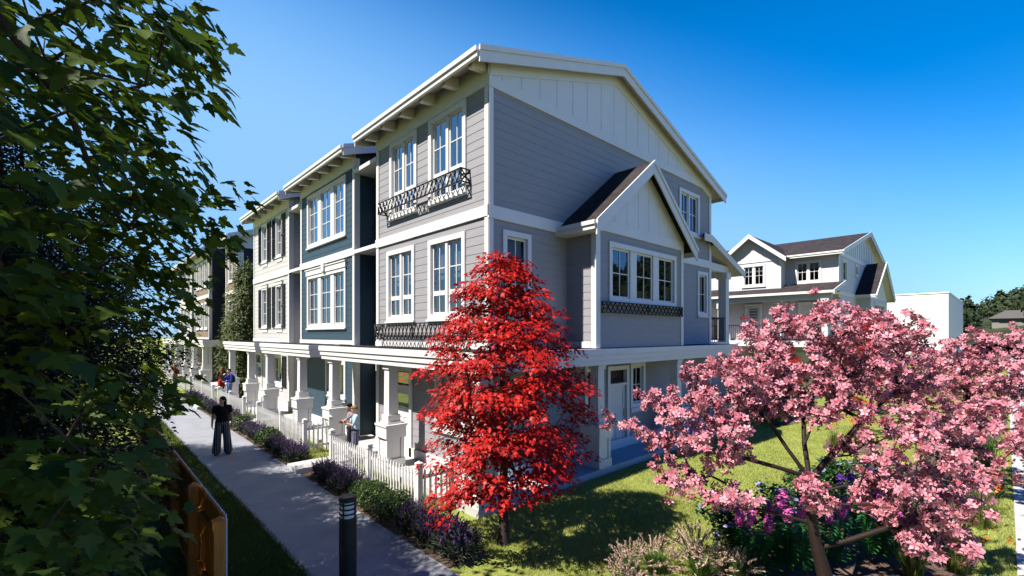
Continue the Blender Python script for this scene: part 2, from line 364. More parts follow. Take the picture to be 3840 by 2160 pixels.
def window(parent, fr, u0, u1, z0, z1, n=1, nc=2, nr=2, transom=0, cw=.13, sill=.05, glass=None, curtain=True, blind=0., head=0., proud=.045, apron=0., mull=.1):
    """casing outside u0..u1, z0..z1; n sashes; returns the wall opening"""
    glass = glass or GLASS
    mb = MB(fr); W_, I_ = 0, 1
    a, b, c, d = u0 + cw, u1 - cw, z0 + cw + sill, z1 - cw
    mb.box(u0, a, 0, proud, z0 + sill, z1); mb.box(b, u1, 0, proud, z0 + sill, z1)
    mb.box(a, b, 0, proud, d, z1)
    mb.box(a, b, 0, proud, z0 + sill, c)
    mb.box(u0 - .03, u1 + .03, 0, proud + .04, z0, z0 + sill)
    if head: mb.box(u0 - .05, u1 + .05, 0, proud + .03, z1, z1 + head); mb.box(u0 - .08, u1 + .08, 0, proud + .06, z1 + head, z1 + head + .04)
    if apron: mb.box(u0 + .04, u1 - .04, 0, proud - .01, z0 - apron, z0)
    # reveal and room
    def tun(n0, n1, e, m):
        p = [(a - e, c - e), (b + e, c - e), (b + e, d + e), (a - e, d + e)]
        for k in range(4):
            (x0, y0), (x1, y1) = p[k], p[(k + 1) % 4]
            mb.poly([(x0, n0, y0), (x1, n0, y1), (x1, n1, y1), (x0, n1, y0)], m)
        return p
    tun(0, -.1, 0, W_); p = tun(-.1, -1.1, .04, I_); mb.poly([(x, -1.1, y) for x, y in p], I_)
    # sashes
    wsash = (b - a - mull * (n - 1)) / n; g = MB(fr); cu = MB(fr)
    for i in range(n):
        s0 = a + i * (wsash + mull); s1 = s0 + wsash
        if i: mb.box(s0 - mull, s0, -.085, .01, c, d)
        st = min(.055, wsash * .12)
        mb.box(s0, s0 + st, -.075, -.03, c, d); mb.box(s1 - st, s1, -.075, -.03, c, d)
        mb.box(s0 + st, s1 - st, -.075, -.03, c, c + st); mb.box(s0 + st, s1 - st, -.075, -.03, d - st, d)
        bands = [(c + st, d - st, nr)]
        if transom:
            zt = c + (d - c) * transom
            mb.box(s0 + st, s1 - st, -.075, -.025, zt - .06, zt + .06)
            bands = [(c + st, zt - .06, 1), (zt + .06, d - st, nr)]
        for lo, hi, r in bands:
            for k in range(1, r): zz = lo + (hi - lo) * k / r; mb.box(s0 + st, s1 - st, -.066, -.04, zz - .012, zz + .012)
            for k in range(1, nc): uu = s0 + st + (s1 - s0 - 2 * st) * k / nc; mb.box(uu - .012, uu + .012, -.068, -.038, lo, hi)
            g.poly([(s0 + st, -.055, lo), (s1 - st, -.055, lo), (s1 - st, -.055, hi), (s0 + st, -.055, hi)])
        if curtain:
            for q0, q1 in ((s0, s0 + wsash * .3),) if n > 1 else ((s0, s0 + wsash * .22), (s1 - wsash * .22, s1)):
                k = 9
                for j in range(k):
                    x0 = q0 + (q1 - q0) * j / k; x1 = q0 + (q1 - q0) * (j + 1) / k; n0 = -.2 - .035 * (j % 2); n1 = -.2 - .035 * ((j + 1) % 2)
                    cu.poly([(x0, n0, c), (x1, n1, c), (x1, n1, d), (x0, n0, d)], 0)
        if blind: cu.box(s0 + .03, s1 - .03, -.17, -.16, d - (d - c) * blind, d, 1)
    f = mb.build('window', [WHITE, INTER], parent)
    g.build('pane', glass, f)
    if cu.v: cu.build('curtain', [CURT, BLIND], f)
    return (a - .03, b + .03, c - .03, d + .03)

def shutter(parent, fr, u0, u1, z0, z1):
    mb = MB(fr)
    for s in (u0, u1 - .05): mb.box(s, s + .05, .015, .06, z0, z1)
    zm = (z0 + z1) / 2
    for zz in (z0, zm - .04, z1 - .08): mb.box(u0 + .05, u1 - .05, .017, .058, zz, zz + .08)
    z = z0 + .1
    while z < z1 - .12:
        if abs(z - zm) > .08: mb.poly([(u0 + .05, .05, z), (u1 - .05, .05, z), (u1 - .05, .02, z + .05), (u0 + .05, .02, z + .05)])
        z += .06
    mb.poly([(u0 + .05, .018, z0), (u1 - .05, .018, z0), (u1 - .05, .018, z1), (u0 + .05, .018, z1)])
    mb.build('shutter', SHUT, parent)

def lattice_box(parent, fr, u0, u1, z0, z1, dep=.29):
    mb = MB(fr); t = .033
    def bar(p, q, th=t):
        p = Vector(p); q = Vector(q); mb.tube([p, q], th * .62, 4)
    n = max(4, round((u1 - u0) / .2)); h = (u1 - u0) / n
    for zz in (z0, z1 - .03): mb.box(u0, u1, dep - .03, dep, zz, zz + .03); mb.box(u0, u0 + .03, 0, dep - .031, zz, zz + .03); mb.box(u1 - .03, u1, 0, dep - .031, zz, zz + .03)
    for uu in (u0 + .016, u1 - .016, (u0 + u1) / 2): mb.box(uu - .014, uu + .014, dep - .028, dep - .002, z0 + .03, z1 - .03)
    for k in range(n):
        a = u0 + k * h
        bar((a, dep - .015, z0 + .02), (a + h, dep - .015, z1 - .02)); bar((a + h, dep - .013, z0 + .02), (a, dep - .013, z1 - .02))
    for uu in (u0 + .015, u1 - .015):
        for zz in (0, 1):
            bar((uu, .01, (z0 + .02, z1 - .02)[zz]), (uu, dep - .02, (z1 - .02, z0 + .02)[zz]))
        for zz in (.25, .75): bar((uu, .01, z0 + (z1 - z0) * zz), (uu, dep - .02, z0 + (z1 - z0) * .5))
    mb.build('window_box_rail', IRON, parent)

def door(parent, fr, u0, u1, z0, z1, transom=True, lite=True, cw=.13, handle_right=True):
    mb = MB(fr); a, b = u0 + cw, u1 - cw
    mb.box(u0, a, 0, .05, z0, z1, 0); mb.box(b, u1, 0, .05, z0, z1, 0); mb.box(a, b, 0, .05, z1 - cw, z1, 0)
    td = z1 - cw - (.42 if transom else 0)
    if transom: mb.box(a, b, -.06, .04, td - .05, td + .02, 0)
    mb.box(a, b, -.11, .02, z0 - .02, z0 + .03, 2)
    top = td - .05 if transom else td
    mb.box(a, b, -.1, -.05, z0 + .03, top, 1)
    # raised stiles and rails of the leaf
    s = .11
    for x0, x1, y0, y1 in ((a, a + s, z0 + .03, top), (b - s, b, z0 + .03, top), (a + s, b - s, top - s, top), (a + s, b - s, z0 + .03, z0 + .25), (a + s, b - s, z0 + 1.05, z0 + 1.2), ((a + b) / 2 - .04, (a + b) / 2 + .04, z0 + .25, z0 + 1.05)):
        mb.box(x0, x1, -.05, -.035, y0, y1, 1)
    for sx in (a, b): mb.poly([(sx, 0, z0), (sx, -.1, z0), (sx, -.1, z1 - cw), (sx, 0, z1 - cw)], 0)
    if transom:
        mb.box(a, b, -.13, -.12, td - .02, z1 - cw + .02, 3)
    d = mb.build('door', [WHITE, DOORP, SLABM, INTER], parent)
    g = MB(fr)
    if transom: g.poly([(a + .04, -.05, td + .06), (b - .04, -.05, td + .06), (b - .04, -.05, z1 - cw - .04), (a + .04, -.05, z1 - cw - .04)])
    if lite: mb_ = None
    if lite: g.poly([(a + s + .05, -.034, z0 + 1.3), (b - s - .05, -.034, z0 + 1.3), (b - s - .05, -.034, top - s - .08), (a + s + .05, -.034, top - s - .08)])
    if g.v: g.build('pane', GLASS, d)
    hx = b - .07 if handle_right else a + .07
    h = MB(fr); h.box(hx - .02, hx + .02, -.035, -.022, z0 + .9, z0 + 1.15); h.tube([(hx, -.03, z0 + 1.03), (hx, .03, z0 + 1.03), (hx + (-.11 if handle_right else .11), .03, z0 + 1.03)], .011, 6)
    h.build('handle', BRASS, d)
    return (a, b, z0, z1 - cw)

def column(parent, cx, cy, z0=.17, z1=2.83):
    """panelled pedestal with square tapered shaft"""
    mb = MB()
    def sq(h, a, b, m=0): mb.box(cx - h, cx + h, cy - h, cy + h, a, b, m)
    sq(.27, z0, z0 + .22); sq(.225, z0 + .22, z0 + .76)
    for s in (-1, 1):
        for lo, hi in ((-.25, -.17), (.17, .25)):
            mb.box(cx + s * .226, cx + s * .248, cy + lo, cy + hi, z0 + .22, z0 + .76)
            mb.box(cx + lo * .9, cx + hi * .9, cy + s * .226, cy + s * .248, z0 + .22, z0 + .76)
    sq(.285, z0 + .76, z0 + 1.06); sq(.31, z0 + 1.06, z0 + 1.11)
    ped = mb.build('porch_column', WHITE, parent)
    mb = MB()
    def sq(h, a, b): mb.box(cx - h, cx + h, cy - h, cy + h, a, b)
    sq(.20, z0 + 1.11, z0 + 1.17); sq(.175, z0 + 1.17, z0 + 1.34)
    a, b = .135, .125; zt = z1 - .13
    i = [(cx - a, cy - a, z0 + 1.34), (cx + a, cy - a, z0 + 1.34), (cx + a, cy + a, z0 + 1.34), (cx - a, cy + a, z0 + 1.34)]
    t = [(cx - b, cy - b, zt), (cx + b, cy - b, zt), (cx + b, cy + b, zt), (cx - b, cy + b, zt)]
    for k in range(4): mb.poly([i[k], i[(k + 1) % 4], t[(k + 1) % 4], t[k]])
    sq(.16, zt, z1 - .04); sq(.18, z1 - .04, z1)
    mb.build('shaft', WHITE, ped)

def porch_roof(parent, pts, z1=3.24, h=.42):
    """flat roof with a stepped fascia; pts = plan outline, counter-clockwise"""
    mb = MB(); n = len(pts)
    P = [Vector((x, y, 0)) for x, y in pts]
    def inset(d):
        out = []
        for k in range(n):
            a, b, c = P[k - 1], P[k], P[(k + 1) % n]
            e0 = (b - a).normalized(); e1 = (c - b).normalized()
            n0 = Vector((-e0.y, e0.x, 0)); n1 = Vector((-e1.y, e1.x, 0))
            out.append(b + (n0 + n1) * d / (1 + n0.dot(n1)))
        return out
    for ins, a, b in ((0, z1 - .15, z1), (.035, z1 - .29, z1 - .15), (.07, z1 - h, z1 - .29)):
        q = inset(ins); mb.prism([(p.x, p.y, a) for p in q], (0, 0, b - a), 0)
    q = inset(.1); mb.poly([(p.x, p.y, z1 + .004) for p in q], 1)
    mb.build('porch_roof', [WHITE, ROOF], parent)

def gable_roof(parent, y0, y1, xe0, ze0, xr, zr, xe1, ze1, wall_x, name='roof', drop=.33, under=CREAM, top=ROOF):
    """ridge along Y; soffit boards under, fascia along both eaves, rakes at both ends"""
    mb = MB(); t = .06
    for (xa, za), (xb, zb) in (((xe0, ze0), (xr, zr)), ((xr, zr), (xe1, ze1))):
        mb.poly([(xa, y0, za), (xb, y0, zb), (xb, y1, zb), (xa, y1, za)], 0)
        mb.poly([(xa, y0, za - t), (xb, y0, zb - t), (xb, y1, zb - t), (xa, y1, za - t)], 1)
    r = mb.build(name, [top, under], parent)
    f = MB()
    for ya, yb in ((y0 - .04, y0), (y1, y1 + .04)):
        f.prism([(xe0, ya, ze0 + .02), (xr, ya, zr + .02), (xe1, ya, ze1 + .02), (xe1, ya, ze1 + .02 - drop), (xr, ya, zr + .02 - drop), (xe0, ya, ze0 + .02 - drop)], (0, yb - ya, 0))
    ya = y0 - .075
    f.prism([(xe0 - .02, ya, ze0 + .035), (xr, ya, zr + .035), (xe1 + .02, ya, ze1 + .035), (xe1 + .02, ya, ze1 - .08), (xr, ya, zr - .08), (xe0 - .02, ya, ze0 - .08)], (0, .034, 0))
    build_each(f, 'rake_board', WHITE, r)
    e = MB()
    e.box(xe0 - .05, xe0 + .02, y0 - .003, y1, ze0 - .20, ze0 - .003); e.box(xe0 - .09, xe0 - .05, y0 - .02, y1 + .02, ze0 - .09, ze0 + .01)
    e.box(xe1 - .02, xe1 + .05, y0 - .003, y1, ze1 - .20, ze1 - .003); e.box(xe1 + .05, xe1 + .09, y0 - .02, y1 + .02, ze1 - .09, ze1 + .01)
    build_each(e, 'eave_fascia', WHITE, r)
    return r

FRONT = 6.79
def unit_front(t, x, y0, y1, smat, openings, zt=9.30, sides=True, belt=True):
    """three storeys of lap siding facing -X between two corner boards"""
    fr = FX(x); mb = MB(fr)
    siding(mb, y0, y1, .17, zt, openings)
    mb.build('wall', smat, t)
    mb = MB(fr)
    mb.box(y0 - .02, y0 + .13, 0, .034, .17, zt); mb.box(y1 - .13, y1 + .02, 0, .034, .17, zt)
    build_each(mb, 'corner_board', WHITE, t)
    mb = MB(fr)
    mb.box(y0 - .045, y1 + .045, .0, .052, 6.31, 6.56); mb.box(y0 - .045, y1 + .045, .0, .05, 3.26, 3.4); mb.box(y0 - .04, y1 + .04, 0, .05, .17, .42)
    build_each(mb, 'belt_board', WHITE, t)
    mb = MB(fr); mb.box(y0 - .03, y1 + .03, 0, .048, zt, zt + .60); mb.build('frieze_board', WHITE, t)
def brackets(t, y0, y1, n, x=FRONT, ztop=9.62):
    for k in range(n):
        y = y0 + .12 + (y1 - y0 - .24) * k / (n - 1)
        mb = MB(); mb.prism([(x - .05, y - .075, 9.87), (x - .45, y - .075, 9.75), (x - .45, y - .075, 9.55), (x - .05, y - .075, 9.60)], (0, .15, 0)); mb.build('eave_bracket', CREAM, t)

# ------------------------------------------------------------------ grey corner townhouse
YG = 8.03
A = thing('townhouse', 'grey sided corner townhouse with white gable, bay and black lattice window boxes', 'house', (FRONT, YG, 0), 'townhouses in the front row')
fr = FX(FRONT); fg = FY(YG)
op = []
op.append(window(A, fr, 11.10, 12.62, 6.98, 9.29, 2, 2, 2, transom=.30, blind=.45, glass=GLASSB))
op.append(window(A, fr, 8.87, 10.50, 6.98, 9.29, 2, 2, 2, transom=.30, blind=.45, glass=GLASSB))
op.append(window(A, fr, 11.22, 12.80, 3.95, 6.10, 2, 2, 2, transom=.30, blind=.5))
op.append(window(A, fr, 8.90, 10.52, 3.95, 6.10, 2, 2, 2, transom=.30, blind=.5))
op.append(door(A, fr, 11.35, 12.55, .17, 2.68))
op.append(window(A, fr, 8.9, 10.2, 1.1, 2.66, 2, 2, 2))
unit_front(A, FRONT, YG, 13.45, GREY, op)
lattice_box(A, fr, 8.72, 12.87, 7.2, 7.54); lattice_box(A, fr, 8.72, 13.1, 3.46, 3.92)
# gable side
og = []
og.append(window(A, fg, 15.70, 17.30, 7.26, 8.92, 2, 2, 2, glass=GLASSB, blind=.3))
og.append(window(A, fg, 17.14, 18.02, 4.26, 6.03, 1, 2, 2, glass=GLASS))
og.append(window(A, fg, 7.18, 8.12, 4.05, 6.06, 1, 2, 3, glass=GLASS, blind=.25))
og.append(door(A, fg, 11.32, 12.45, .17, 2.66, lite=False, handle_right=True))
og.append(window(A, fg, 10.25, 11.12, 1.27, 2.72, 1, 2, 2, apron=.1)); og.append(window(A, fg, 12.54, 13.40, 1.25, 2.72, 1, 2, 2, apron=.1))
mb = MB(fg); siding(mb, FRONT, 18.3, .17, 9.28, og + [(9.55, 14.0, 3.27, 6.5)]); mb.build('wall', GREY, A)
mb = MB(fg); mb.box(FRONT - .034, FRONT + .10, 0, .034, .17, 9.25); mb.box(18.15, 18.33, 0, .034, .17, 9.25); build_each(mb, 'corner_board', WHITE, A)
mb = MB(fg); mb.box(FRONT - .052, 9.48, 0, .052, 6.26, 6.56); mb.box(14.07, 18.34, 0, .05, 6.22, 6.51); mb.box(FRONT - .05, 18.34, 0, .052, .17, .44); build_each(mb, 'belt_board', WHITE, A)
# board and batten gable
mb = MB(fg)
def roofz(x): return 9.79 + (x - 6.25) * .3224 if x < 11.74 else 11.56 - (x - 11.74) * .3215
xs = [6.79, 7.16, 7.8, 8.44, 9.08, 9.73, 10.36, 11.01, 11.65, 11.74, 12.3, 12.95, 13.6, 14.25, 14.91, 15.56, 16.2, 16.84, 17.48, 18.3]
mb.poly([(6.79, .004, 9.28), (18.3, .004, 9.28), (18.3, .004, roofz(18.3) - .07), (11.74, .004, 11.49), (6.79, .004, roofz(6.79) - .07)], 0)
for a, b in zip(xs[:-1], xs[1:]):
    g = .007; ga = 0 if a == 11.74 else g; gb = 0 if b == 11.74 else g
    za, zb = roofz(a) - .3, roofz(b) - .3
    if za < 9.46 and zb < 9.46: continue
    mb.prism([(a + ga, .004, 9.46), (b - gb, .004, 9.46), (b - gb, .004, max(zb, 9.47)), (a + ga, .004, max(za, 9.47))], (0, .022, 0), 0)
mb.box(FRONT - .04, 18.34, .0, .055, 9.25, 9.51)
for (xa, xb) in ((6.79, 11.74), (11.74, 18.3)):
    za, zb = roofz(xa), roofz(xb)
    mb.prism([(xa, .0, za - .46), (xb, .0, zb - .46), (xb, .0, zb - .065), (xa, .0, za - .065)], (0, .046, 0), 0)
mb.build('gable_panel', WHITE, A)
gable_roof(A, 7.74, 13.88, 6.25, 9.79, 11.74, 11.56, 19.03, 9.22, FRONT)
brackets(A, YG, 13.45, 6)
# bay on the gable side
bx0, bx1, by = 9.5, 14.05, 7.07
fb = FY(by)
ob = [window(A, fb, 10.04, 13.61, 4.4, 6.04, 3, 2, 2, glass=GLASSB, curtain=True, mull=.32)]
mb = MB(fb); siding(mb, bx0, bx1, 3.26, 6.28, ob); mb.build('bay_wall', GREY, A, label='front wall of the projecting bay')
mb = MB(FX(bx0)); siding(mb, by, YG, 3.26, 6.3); mb.build('bay_wall', GREY, A)
mb = MB(lambda u, n, z: (bx1 + n, u, z)); siding(mb, by, YG, 3.26, 6.3); mb.build('bay_wall', GREY, A)
mb = MB(); mb.box(bx0 - .034, bx0 + .15, by - .034, by + .02, 3.26, 6.28); mb.box(bx0 - .034, bx0 - .0, by + .021, by + .12, 3.26, 6.28)
mb.box(bx1 - .12, bx1 + .034, by - .034, by + .02, 3.26, 6.28); mb.box(bx1, bx1 + .034, by + .021, by + .12, 3.26, 6.28)
mb.box(bx0 - .05, bx0, by + .125, YG, 3.26, 3.42)
build_each(mb, 'bay_corner_board', WHITE, A)
mb = MB(fb)
def bz(x): return 6.37 + (x - 9.1) * .79 if x < 11.76 else 8.47 - (x - 11.76) * .81
mb.box(bx0 - .02, bx1 + .02, 0, .045, 6.27, 6.56)
mb.poly([(bx0, .0, 6.5), (bx1, .0, 6.5), (bx1, 0, bz(bx1) - .05), (11.76, 0, 8.40), (bx0, 0, bz(bx0) - .05)], 0)
bs = [9.5, 9.75, 10.3, 10.87, 11.44, 11.76, 12.0, 12.58, 13.15, 13.7]
for a, b in zip(bs[:-1], bs[1:]):
    ga = 0 if a == 11.76 else .006; gb = 0 if b == 11.76 else .006
    za, zb = bz(a) - .28, bz(b) - .28
    mb.prism([(a + ga, .003, 6.52), (b - gb, .003, 6.52), (b - gb, .003, max(6.53, zb)), (a + ga, .003, max(6.53, za))], (0, .02, 0), 0)
for xa, xb in ((9.45, 11.76), (11.76, 14.1)):
    mb.prism([(xa, 0, bz(xa) - .34), (xb, 0, bz(xb) - .34), (xb, 0, bz(xb) - .065), (xa, 0, bz(xa) - .065)], (0, .036, 0), 0)
mb.build('bay_gable_panel', WHITE, A)
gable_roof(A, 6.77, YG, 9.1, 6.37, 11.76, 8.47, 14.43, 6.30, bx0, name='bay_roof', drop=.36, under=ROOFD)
mb = MB(); mb.box(9.12, 9.5, 6.79, YG, 6.17, 6.2); mb.build('bay_soffit', CREAM, A)
lattice_box(A, fb, 9.73, 13.8, 4.16, 4.46, .16)
# wrap round porch
mb = MB(); mb.prism([(5.66, 7.02, 0), (18.3, 7.02, 0), (18.3, YG - .0, 0), (FRONT + .0, YG, 0), (FRONT + .5, 14.9, 0), (5.66, 14.9, 0)], (0, 0, .17)); mb.build('porch_floor', SLABM, A)
porch_roof(A, [(5.65, 6.98), (18.36, 6.98), (18.36, YG - .01), (FRONT - .02, YG - .01), (FRONT - .02, 15.3), (5.65, 15.3)])
for cx, cy in ((5.95, 7.3), (5.95, 11.03), (5.95, 14.72), (9.87, 7.3), (14.07, 7.3), (17.9, 7.3)): column(A, cx, cy)
# rear deck
mb = MB(); mb.box(18.3, 20.1, 8.0, 13.4, 2.98, 3.30); mb.build('deck_floor', WHITE, A)
mb = MB(); mb.box(18.34, 20.06, 8.06, 8.10, 4.26, 4.31); mb.box(18.34, 20.06, 8.07, 8.09, 3.38, 3.42)
x = 18.4
while x < 20.04: mb.box(x - .009, x + .009, 8.071, 8.089, 3.42, 4.26); x += .1
mb.box(20.02, 20.06, 8.1, 13.3, 4.26, 4.31); y = 8.2
while y < 13.3: mb.box(20.03, 20.05, y - .009, y + .009, 3.3, 4.26); y += .1
mb.build('deck_railing', IRON, A)
mb = MB(); mb.box(19.78, 20.1, 8.02, 8.34, 0, 6.2); mb.box(19.72, 20.16, 7.96, 8.40, 5.95, 6.2); mb.build('deck_post', WHITE, A)
mb = MB(); mb.box(18.3, 20.15, 8.05, 8.3, 6.2, 6.5); mb.build('deck_beam', WHITE, A)
mb = MB(FY(8.2)); siding(mb, 18.3, 20.0, 0, 2.98); mb.build('garage_wall', GREY, A)
mb = MB(); mb.prism([(17.62, 7.78, 7.52), (21.16, 7.78, 6.29), (21.16, 7.78, 6.19), (17.62, 7.78, 7.42)], (0, 5.6, 0), 0)
mb.build('deck_roof', [ROOF], A)
mb = MB(); mb.prism([(17.2, 7.74, 7.45), (17.86, 7.74, 7.45), (21.2, 7.74, 6.31), (21.2, 7.74, 6.05), (17.86, 7.74, 7.17), (17.2, 7.74, 7.17)], (0, .04, 0))
mb.prism([(18.34, 7.80, 7.15), (21.1, 7.80, 6.18), (21.1, 13.3, 6.18), (18.34, 13.3, 7.15)], (0, 0, -.02)); mb.build('deck_rake', CREAM, A)
mb = MB(); mb.poly([(18.28, YG, 0), (18.28, 13.45, 0), (18.28, 13.45, 9.3), (18.28, YG, 9.3)]); mb.poly([(FRONT, 13.45, 0), (18.28, 13.45, 0), (18.28, 13.45, roofz(18.28) - .07), (11.74, 13.45, 11.48), (FRONT, 13.45, roofz(FRONT) - .07)])
mb.build('rear_wall', GREY, A)

# ------------------------------------------------------------------ the other townhouses of the row
def house_shell(t, y0, y1, x, smat, side_vis=True, ylo=None):
    """side walls, rear wall and roof behind a front"""
    mb = MB(FY(y0)); siding(mb, x, 18.3, .17, 9.5); 
    mb.poly([(x, 0, 9.4), (18.3, 0, 9.4), (18.3, 0, roofz(18.3) - .07), (11.74, 0, 11.48), (x, 0, roofz(x) - .07)])
    mb.build('side_wall', smat, t)
    mb = MB(); mb.poly([(18.3, y0, 0), (18.3, y1, 0), (18.3, y1, 9.3), (18.3, y0, 9.3)])
    mb.poly([(x, y1, 0), (18.3, y1, 0), (18.3, y1, roofz(18.3) - .07), (11.74, y1, 11.48), (x, y1, roofz(x) - .07)]); mb.build('rear_wall', smat, t)
    mb = MB(); mb.box(x - .034, x + .16, y0 - .034, y0 - .0, .17, 9.6); build_each(mb, 'corner_board', WHITE, t)
    gable_roof(t, y0 - .28, y1 + .3, x - .54, 9.79, 11.74, 11.56, 19.03, 9.22, x)
def recess(t, y0, y1, x, smat, xb, dr=True):
    """set back entry between two fronts with its two little eaves"""
    f = FX(xb); o = []
    if dr: o.append(door(t, f, (y0 + y1) / 2 - .62, (y0 + y1) / 2 + .62, .17, 2.70))
    mb = MB(f); siding(mb, y0, y1, .17, 9.4, o); mb.build('recess_wall', smat, t)
    for z in (6.34, 9.05):
        mb = MB(); mb.prism([(x + .02, y0 + .002, z), (x + .02, y0 + .002, z + .10), (xb + .1, y0 + .002, z + .36), (xb + .1, y0 + .002, z + .02)], (0, y1 - y0 - .03, 0), 0)
        mb.prism([(x + .0, y0 - .0, z + .11), (xb + .1, y0 - .0, z + .37), (xb + .1, y1 - .03, z + .37), (x, y1 - .03, z + .11)], (0, 0, .02), 1)
        mb.box(x - .06, x + .019, y0 - .02, y1 - .03, z + .0, z + .12, 0)
        mb.build('recess_roof', [WHITE, ROOF], t)

B = thing('townhouse', 'dark blue townhouse with wide triple windows between the grey and cream houses', 'house', (FRONT, 15.08, 0), 'townhouses in the front row')
ob = [window(B, fr, 15.77, 19.53, 7.05, 9.22, 3, 2, 3, glass=GLASSB, blind=.1, mull=.3), window(B, fr, 15.77, 19.53, 3.8, 5.98, 3, 2, 3, head=.2, mull=.3), window(B, fr, 15.78, 17.6, 1.3, 2.66, 2, 2, 2, apron=.1)]
unit_front(B, FRONT, 15.08, 20.3, BLUE, ob)
mb = MB(fr); mb.prism([(17.55, .0, 6.0), (17.75, 0, 6.0), (17.8, 0, 6.31), (17.5, 0, 6.31)], (0, .14, 0)); mb.build('keystone', WHITE, B)
house_shell(B, 15.08, 20.3, FRONT, BLUE); brackets(B, 15.08, 20.3, 6)
recess(B, 13.47, 15.08, FRONT, BLUE, 7.5)
Cc = thing('townhouse', 'cream sided townhouse with pairs of black louvred shutters', 'house', (FRONT, 21.8, 0), 'townhouses in the front row')
oc = []
for z0, z1 in ((7.2, 9.18), (3.9, 5.95)):
    for a, b in ((24.95, 26.15), (22.62, 23.8)):
        oc.append(window(Cc, fr, a + .12, b - .12, z0, z1, 1, 2, 3, cw=.09, apron=.18, glass=GLASSB if z0 > 6 else GLASS, head=.14 if z0 < 6 else 0))
    for a in (26.05, 24.55, 23.72, 22.35): shutter(Cc, fr, a, a + .5, z0 + .03, z1 - .03)
oc.append(window(Cc, fr, 22.75, 24.1, 1.15, 2.66, 1, 2, 2, apron=.15)); shutter(Cc, fr, 22.2, 22.72, 1.2, 2.62); shutter(Cc, fr, 24.14, 24.66, 1.2, 2.62)
oc.append(door(Cc, fr, 26.0, 27.2, .17, 2.68))
unit_front(Cc, FRONT, 21.8, 27.55, CSID, oc); house_shell(Cc, 21.8, 27.55, FRONT, CSID); brackets(Cc, 21.8, 27.55, 6)
recess(Cc, 20.32, 21.8, FRONT, CSID, 7.9)
for t, ya, yb, cols in ((B, 16.2, 22.1, (17.7, 21.7)), (Cc, 22.95, 29.2, (24.7, 28.5))):
    porch_roof(t, [(5.65, ya), (FRONT - .02, ya), (FRONT - .02, yb), (5.65, yb)])
    mb = MB(); mb.box(5.66, FRONT + 1.2, ya - .9, yb - .95, 0, .17); mb.build('porch_floor', SLABM, t)
    for y in cols: column(t, 5.95, y)

# second block, far along the path
D = thing('townhouse', 'tan and white townhouse with end gable coloured dark for shade, beyond the tall conifer', 'house', (FRONT, 34, 0), 'townhouses in the second block')
f2 = FX(FRONT)
od = [window(D, f2, a, a + 1.15, z0, z0 + 2.05, 1, 2, 3) for z0 in (7.1, 3.95) for a in (40.0, 41.7, 43.3)]
unit_front(D, FRONT, 39.4, 45.2, TAN, od)
house_shell(D, 39.4, 45.2, FRONT, SHADESID); brackets(D, 39.4, 45.2, 6)
f3 = FX(7.4); od = [window(D, f3, 35.2, 36.4, z0, z0 + 2.0, 1, 2, 3) for z0 in (7.1, 3.95)]
unit_front(D, 7.4, 34, 37.2, TAN, od)
mb = MB(FY(34)); siding(mb, 7.4, 18.3, .17, 9.3); mb.build('side_wall', SHADESID, D)
mb = MB(FY(34)); mb.box(7.36, 7.75, 0, .035, .17, 9.3); mb.box(7.36, 18.3, 0, .05, 6.3, 6.55); mb.prism([(7.3, 0, 9.28), (18.3, 0, 9.28), (18.3, 0, roofz(18.3) - .07), (11.74, 0, 11.48), (7.3, 0, roofz(7.3) - .07)], (0, .04, 0)); mb.build('gable_panel', WHITE, D)
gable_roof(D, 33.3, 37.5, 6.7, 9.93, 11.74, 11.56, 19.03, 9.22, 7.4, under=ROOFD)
mb = MB(FX(8.4)); siding(mb, 37.2, 39.4, .17, 9.5); mb.build('recess_wall', SHADESID, D)
porch_roof(D, [(5.65, 35.0), (7.38, 35.0), (7.38, 45.5), (5.65, 45.5)])
mb = MB(); mb.box(5.66, 8.4, 34.4, 45.2, 0, .17); mb.build('porch_floor', SLABM, D)
for y in (36.0, 39.6, 43.2): column(D, 5.95, y)
Ee = thing('townhouse', 'pale grey townhouse at the far end of the path behind the leaves', 'house', (FRONT, 46.6, 0), 'townhouses in the second block')
oe = [window(Ee, f2, a, a + 1.2, z0, z0 + 2.05, 1, 2, 3) for z0 in (7.1, 3.95) for a in (47.6, 49.3, 51.0)]
unit_front(Ee, FRONT, 46.6, 53.6, CSID, oe); house_shell(Ee, 46.6, 53.6, FRONT, CSID); brackets(Ee, 46.6, 53.6, 6)
porch_roof(Ee, [(5.65, 47.0), (FRONT - .02, 47.0), (FRONT - .02, 55), (5.65, 55)])
for y in (47.6, 51, 54.4): column(Ee, 5.95, y)

# ------------------------------------------------------------------ rear houses across the lane
WX, WY = 34.84, 7.2
H1 = thing('house', 'white two storey house over a garage with brown gabled roofs across the lane', 'house', (32.3, WY, 0), 'houses across the lane')
def wroof(x): return 8.83 + (x - 34.3) * .275 if x < 42.8 else 11.2 - (x - 42.8) * .285
fw = FX(WX); gw = FY(WY)
o1 = [window(H1, fw, 8.1, 9.6, 6.95, 8.45, 2, 2, 2, cw=.12, blind=.35, curtain=False)]
mb = MB(fw); siding(mb, WY, 10.16, 3.2, 8.75, o1); mb.build('wall', PALE, H1)
mb = MB(fw); siding(mb, 13.8, 20, 3.2, 8.75); mb.build('wall', PALE, H1)
og = [window(H1, gw, 35.75, 37.05, 7.0, 8.5, 1, 2, 2, cw=.14, curtain=False), window(H1, gw, 39.55, 40.55, 7.65, 8.55, 1, 1, 1, cw=.14, curtain=False)]
mb = MB(gw); siding(mb, WX, 47.0, 0, 8.8, og); mb.build('wall', PALE, H1)
mb = MB(gw)
mb.poly([(WX, .004, 8.75), (47, .004, 8.75), (47, .004, wroof(47) - .08), (42.8, .004, 11.1), (WX, .004, wroof(WX) - .08)])
